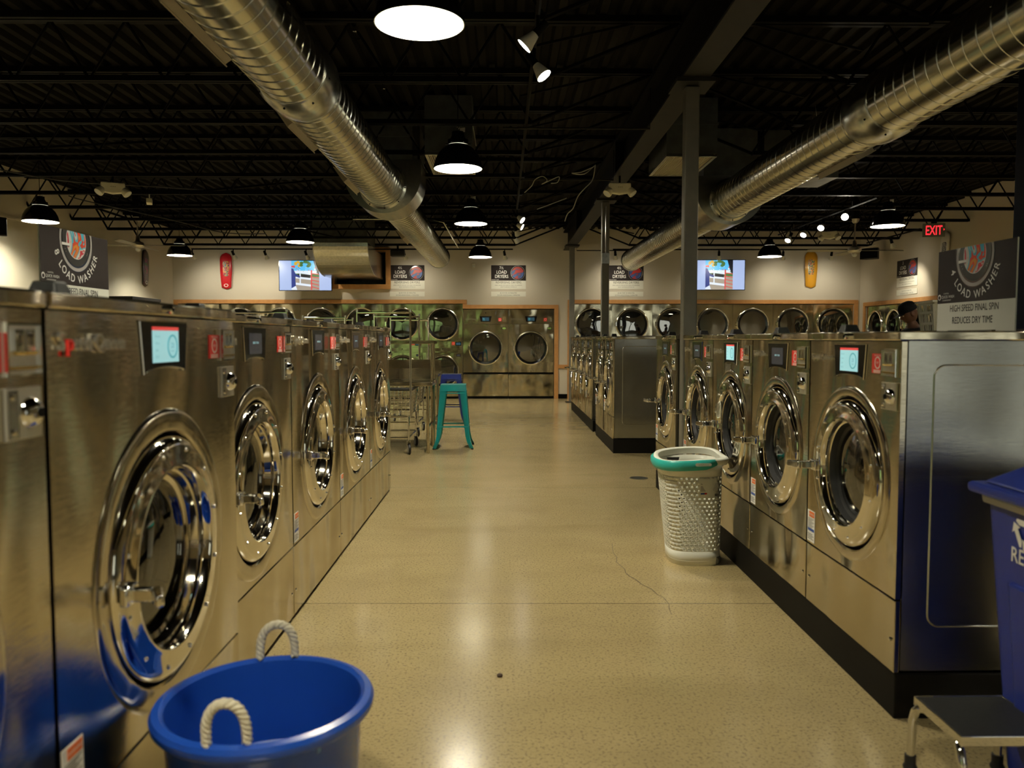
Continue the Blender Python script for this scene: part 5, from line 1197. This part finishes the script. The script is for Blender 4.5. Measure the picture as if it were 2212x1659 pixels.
m = MB(); frus(m, -h-.035, h+.035, -.045, .54, .842, -h-.035, h+.035, -.045, .54, .875, BINB); frus(m, -h-.01, h+.01, -.015, .50, .876, -h+.06, h-.06, .06, .42, .932, BINB); m.build('lid', r, smooth=0, bevel=.012)
m = MB(); yq = lambda z: .055*(1 - z/.83) - .003
text(m, 'RECYCLE', .062, WHITE, T((-.125, yq(.68), .665)), 'LEFT', 0, .9)
for k in range(3):
    M2 = T((-.012+.0, yq(.78), .76)) @ RY(120*k); m.add([(-.030, 0, .035), (.018, 0, .035), (.018, 0, .047), (.042, 0, .026), (.018, 0, .006), (.018, 0, .018), (-.020, 0, .018), (-.034, 0, .028)], [tuple(range(8))], WHITE, T((-.05, 0, 0)) @ M2)
m.build('recycle_print', r, smooth=0)
m = MB(); m.tube([(-h-.0, .52, .80), (h, .52, .80)], .014, BINB, 10); m.build('handle_bar', r)
for s in (-1, 1): m = MB(); m.lathe([(0, -.02), (.07, -.02), (.08, 0), (.07, .02), (0, .02)], RUBBER, 24, T((s*(h-.02), .44, .08)) @ RY(90)); m.build('wheel', r)
# ------------------------------------------------------------------ chrome step stool
r = empty('step_stool', (1.375, 2.21, 0), 0, 'low chrome step stool with black ribbed top, lower right corner', 'step stool'); a, b, H = .135, .125, .232
m = MB(); m.box(-a+.006, a-.006, -b+.006, b-.006, H-.012, H, mat('ribbed_rubber', (.012, .012, .012), .5, bump=(60, .4, .003, (1, 8, 1)))); m.build('tread', r, smooth=0, bevel=.003)
m = MB()
for q in ((-a, a, -b, -b+.005), (-a, a, b-.005, b), (-a, -a+.005, -b+.005, b-.005), (a-.005, a, -b+.005, b-.005)): m.box(q[0], q[1], q[2], q[3], H-.028, H+.001, CHROME)
m.build('rim', r, smooth=0, bevel=.002)
for sx_ in (-1, 1):
    for sy in (-1, 1):
        P = [(sx_*(a-.03), sy*(b-.035), H-.026), (sx_*(a-.005), sy*(b-.02), H-.030), (sx_*(a-.003), sy*(b-.006), H-.045), (sx_*(a-.002), sy*(b+.005), H-.075), (sx_*(a-.001), sy*(b+.012), .03)]
        P = [Vector(p) for p in P]; o = MB().tube([tuple(p) for p in P], .0125, CHROME, 16).build('leg', r, smooth=60)
        e = P[-1]; m = MB(); m.lathe([(0, .0), (.020, .0), (.021, .006), (.016, .016), (.0165, .042), (0, .042)], RUBBER, 20, T((e.x, e.y, 0))); m.build('rubber_foot', o)
# ------------------------------------------------------------------ white basket beside the right sign
r = empty('slatted_basket', (3.32, 5.85, 0), R(-8), 'white slatted plastic basket on a cart behind the right sign', 'basket')
m = MB()
for z, w_ in ((1.36, .17), (1.42, .175), (1.50, .185), (1.565, .192)):
    for s in (-1, 1): m.box(-w_, w_, s*w_*.8-.004, s*w_*.8+.004, z-.008, z+.008, WHITEP); m.box(s*w_-.004, s*w_+.004, -w_*.8, w_*.8, z-.008, z+.008, WHITEP)
for k in range(9):
    t = -1+k/4
    for s in (-1, 1): m.add([(t*.165-.013, s*.13, 1.34), (t*.165+.013, s*.13, 1.34), (t*.192+.013, s*.155, 1.56), (t*.192-.013, s*.155, 1.56)], [(0, 1, 2, 3)], WHITEP); m.add([(s*.165, t*.12-.009, 1.34), (s*.165, t*.12+.009, 1.34), (s*.192, t*.145+.009, 1.56), (s*.192, t*.145-.009, 1.56)], [(0, 1, 2, 3)], WHITEP)
m.box(-.17, .17, -.13, .13, 1.325, 1.34, WHITEP); m.build('slatted_body', r, smooth=0)
m = MB(); m.box(-.215, .215, -.175, -.155, 1.57, 1.585, WHITEP); m.box(-.215, .215, .155, .175, 1.57, 1.585, WHITEP); m.box(-.215, -.19, -.155, .155, 1.57, 1.585, WHITEP); m.box(.19, .215, -.155, .155, 1.57, 1.585, WHITEP); m.build('rim', r, smooth=0, bevel=.003)
r2 = empty('service_trolley', (3.32, 5.85, 0), R(-8), 'tall trolley hidden behind the right washers, carrying the white basket', 'trolley')
for x in (-.18, .18):
    for y in (-.14, .14): MB().tube([(x, y, 0), (x, y, 1.30)], .012, CHROME, 8).build('leg', r2)
MB().box(-.20, .20, -.16, .16, 1.301, 1.323, GALV).build('top_shelf', r2, smooth=0)
# ------------------------------------------------------------------ person in black cap and shirt
def skin_part(nodes, edges, m_, name, parent=None, sub=2, extra=None):
    me = bpy.data.meshes.new('s'); me.from_pydata([n[0] for n in nodes], edges, []); o = bpy.data.objects.new('s', me); COL.objects.link(o)
    sk = o.modifiers.new('skin', 'SKIN'); sk.use_smooth_shade = True
    for v, n in zip(me.skin_vertices[0].data, nodes): rr = n[1]; v.radius = rr if isinstance(rr, tuple) else (rr, rr)
    me.skin_vertices[0].data[0].use_root = True
    ss = o.modifiers.new('sub', 'SUBSURF'); ss.levels = sub; ss.render_levels = sub
    dg = bpy.context.evaluated_depsgraph_get(); ev = o.evaluated_get(dg); q = ev.to_mesh()
    mb = extra or MB(); mb.add([tuple(v.co) for v in q.vertices], [tuple(p.vertices) for p in q.polygons], m_)
    ev.to_mesh_clear(); bpy.data.objects.remove(o); bpy.data.meshes.remove(me)
    return mb.build(name, parent, smooth=80) if name else mb
P_ = empty('person', (4.78, 9.2, 0), PI, 'person in a black cap and black shirt looking down behind the right washers', 'person')
# local +x is the facing direction
N_ = [((0, 0, .93), (.13, .15)), ((0, 0, 1.08), (.11, .135)), ((.01, 0, 1.25), (.115, .16)), ((.02, 0, 1.38), (.10, .17)), ((.035, 0, 1.46), (.055, .06)), ((.055, 0, 1.53), .052),
      ((.01, .175, 1.385), .055), ((-.0, .235, 1.13), .044), ((.20, .22, 1.05), .036), ((.27, .21, 1.04), .028), ((.01, -.175, 1.385), .055), ((.0, -.235, 1.13), .044), ((.20, -.22, 1.05), .036), ((.27, -.21, 1.04), .028),
      ((0, .095, .86), .088), ((.01, .10, .48), .058), ((-.02, .105, .09), .040), ((.13, .12, .035), .035), ((0, -.095, .86), .088), ((.01, -.10, .48), .058), ((-.02, -.105, .09), .040), ((.13, -.12, .035), .035)]
E_ = [(0, 1), (1, 2), (2, 3), (3, 4), (4, 5), (3, 6), (6, 7), (7, 8), (8, 9), (3, 10), (10, 11), (11, 12), (12, 13), (0, 14), (14, 15), (15, 16), (16, 17), (0, 18), (18, 19), (19, 20), (20, 21)]
for s, w in ((1, 9), (-1, 13)):
    palm = len(N_); N_.append(((.32, s*.21, 1.035), (.030, .018))); E_.append((w, palm))
    for k, (oy, ln) in enumerate(((-.028, .075), (-.009, .085), (.010, .08), (.028, .065))):
        a = len(N_); N_ += [((.345, s*.21+oy, 1.035), .009), ((.345+ln*.5, s*.21+oy*1.15, 1.028), .008), ((.345+ln, s*.21+oy*1.2, 1.008), .007)]; E_ += [(palm, a), (a, a+1), (a+1, a+2)]
    a = len(N_); N_ += [((.315, s*.21-s*.035, 1.03), .010), ((.345, s*.21-s*.055, 1.022), .009), ((.37, s*.21-s*.060, 1.010), .008)]; E_ += [(palm, a), (a, a+1), (a+1, a+2)]
body = skin_part(N_, E_, SKIN, None)
hv = []; hf = []; NU, NV = 28, 20; TM = T((.085, 0, 1.595)) @ RY(24)
for j in range(NV+1):
    ph = PI*j/NV
    for i in range(NU):
        th = 2*PI*i/NU; x = math.sin(ph)*math.cos(th); y = math.sin(ph)*math.sin(th); z = math.cos(ph)
        px, py, pz = x*.098, y*.076, z*.118
        if z < -.2: py *= 1-.35*min(1, (-z-.2)/.8); px *= 1 - .12*min(1, (-z-.2)/.8)
        if x > .3 and abs(y) < .9:
            g = math.exp(-((y/.16)**2)); px += .024*g*math.exp(-(((z+.15)/.16)**2))          # nose
            px += .006*g*math.exp(-(((z+.55)/.08)**2)) + .008*math.exp(-((y/.35)**2))*math.exp(-(((z+.85)/.12)**2))  # lips, chin
            px -= .010*math.exp(-(((abs(y)-.33)/.15)**2))*math.exp(-(((z-.05)/.12)**2)); px += .005*math.exp(-(((z-.22)/.08)**2))
        hv.append((px, py, pz))
hf = [(j*NU+i, j*NU+(i+1) % NU, (j+1)*NU+(i+1) % NU, (j+1)*NU+i) for j in range(NV) for i in range(NU)]
body.add(hv, hf, SKIN, TM)
for s in (-1, 1):
    body.lathe([(0, .012), (.012, .013), (.022, .010), (.027, .0), (.022, -.006)], SKIN, 16, TM @ T((-.008, s*.074, -.005)) @ RX(-s*80) @ Matrix.Scale(1.35, 4, (0, 1, 0)))
    body.lathe([(0, .011), (.006, .0095), (.0105, .004), (.0112, 0)], mat('eye_white', (.4, .38, .34), .3), 14, TM @ T((.080, s*.030, .006)) @ RY(90))
    body.lathe([(0, .0118), (.0045, .0112)], BLACKG, 10, TM @ T((.080, s*.030, .006)) @ RY(90))
body.build('body', P_, smooth=80)
sh = [((0, 0, .90), (.145, .165)), ((0, 0, 1.08), (.125, .15)), ((.01, 0, 1.25), (.13, .175)), ((.018, 0, 1.37), (.112, .18)), ((.03, 0, 1.44), (.075, .085)), ((.01, .178, 1.385), .068), ((.0, .225, 1.19), .058), ((.01, -.178, 1.385), .068), ((.0, -.225, 1.19), .058)]
skin_part(sh, [(0, 1), (1, 2), (2, 3), (3, 4), (3, 5), (5, 6), (3, 7), (7, 8)], CLOTH, 'shirt', P_)
tr = [((0, 0, .95), (.14, .16)), ((0, .095, .84), .100), ((.01, .10, .48), .072), ((-.015, .105, .10), .060), ((0, -.095, .84), .100), ((.01, -.10, .48), .072), ((-.015, -.105, .10), .060)]
skin_part(tr, [(0, 1), (1, 2), (2, 3), (0, 4), (4, 5), (5, 6)], JEANS, 'trousers', P_)
for s in (-1, 1):
    skin_part([((-.04, s*.108, .045), (.043, .04)), ((.06, s*.112, .045), (.043, .040)), ((.16, s*.122, .035), (.038, .030))], [(0, 1), (1, 2)], RUBBER, 'shoe', P_)
m = MB(); m.lathe([(.104, -.005), (.105, .02), (.100, .055), (.080, .088), (.045, .106), (0, .111)], CLOTH, 32, TM @ T((-.006, 0, .035)) @ Matrix.Scale(.84, 4, (0, 1, 0)))
v = []
for i in range(13):
    a = R(-60+10*i); v += [(.098*math.cos(a)-.006, .083*math.sin(a), .036), (.098*math.cos(a)+.075*math.cos(a*.8), .080*math.sin(a), .020)]
m.add(v, [(2*i, 2*i+1, 2*i+3, 2*i+2) for i in range(12)], CLOTH, TM); m.build('cap', P_, smooth=60)
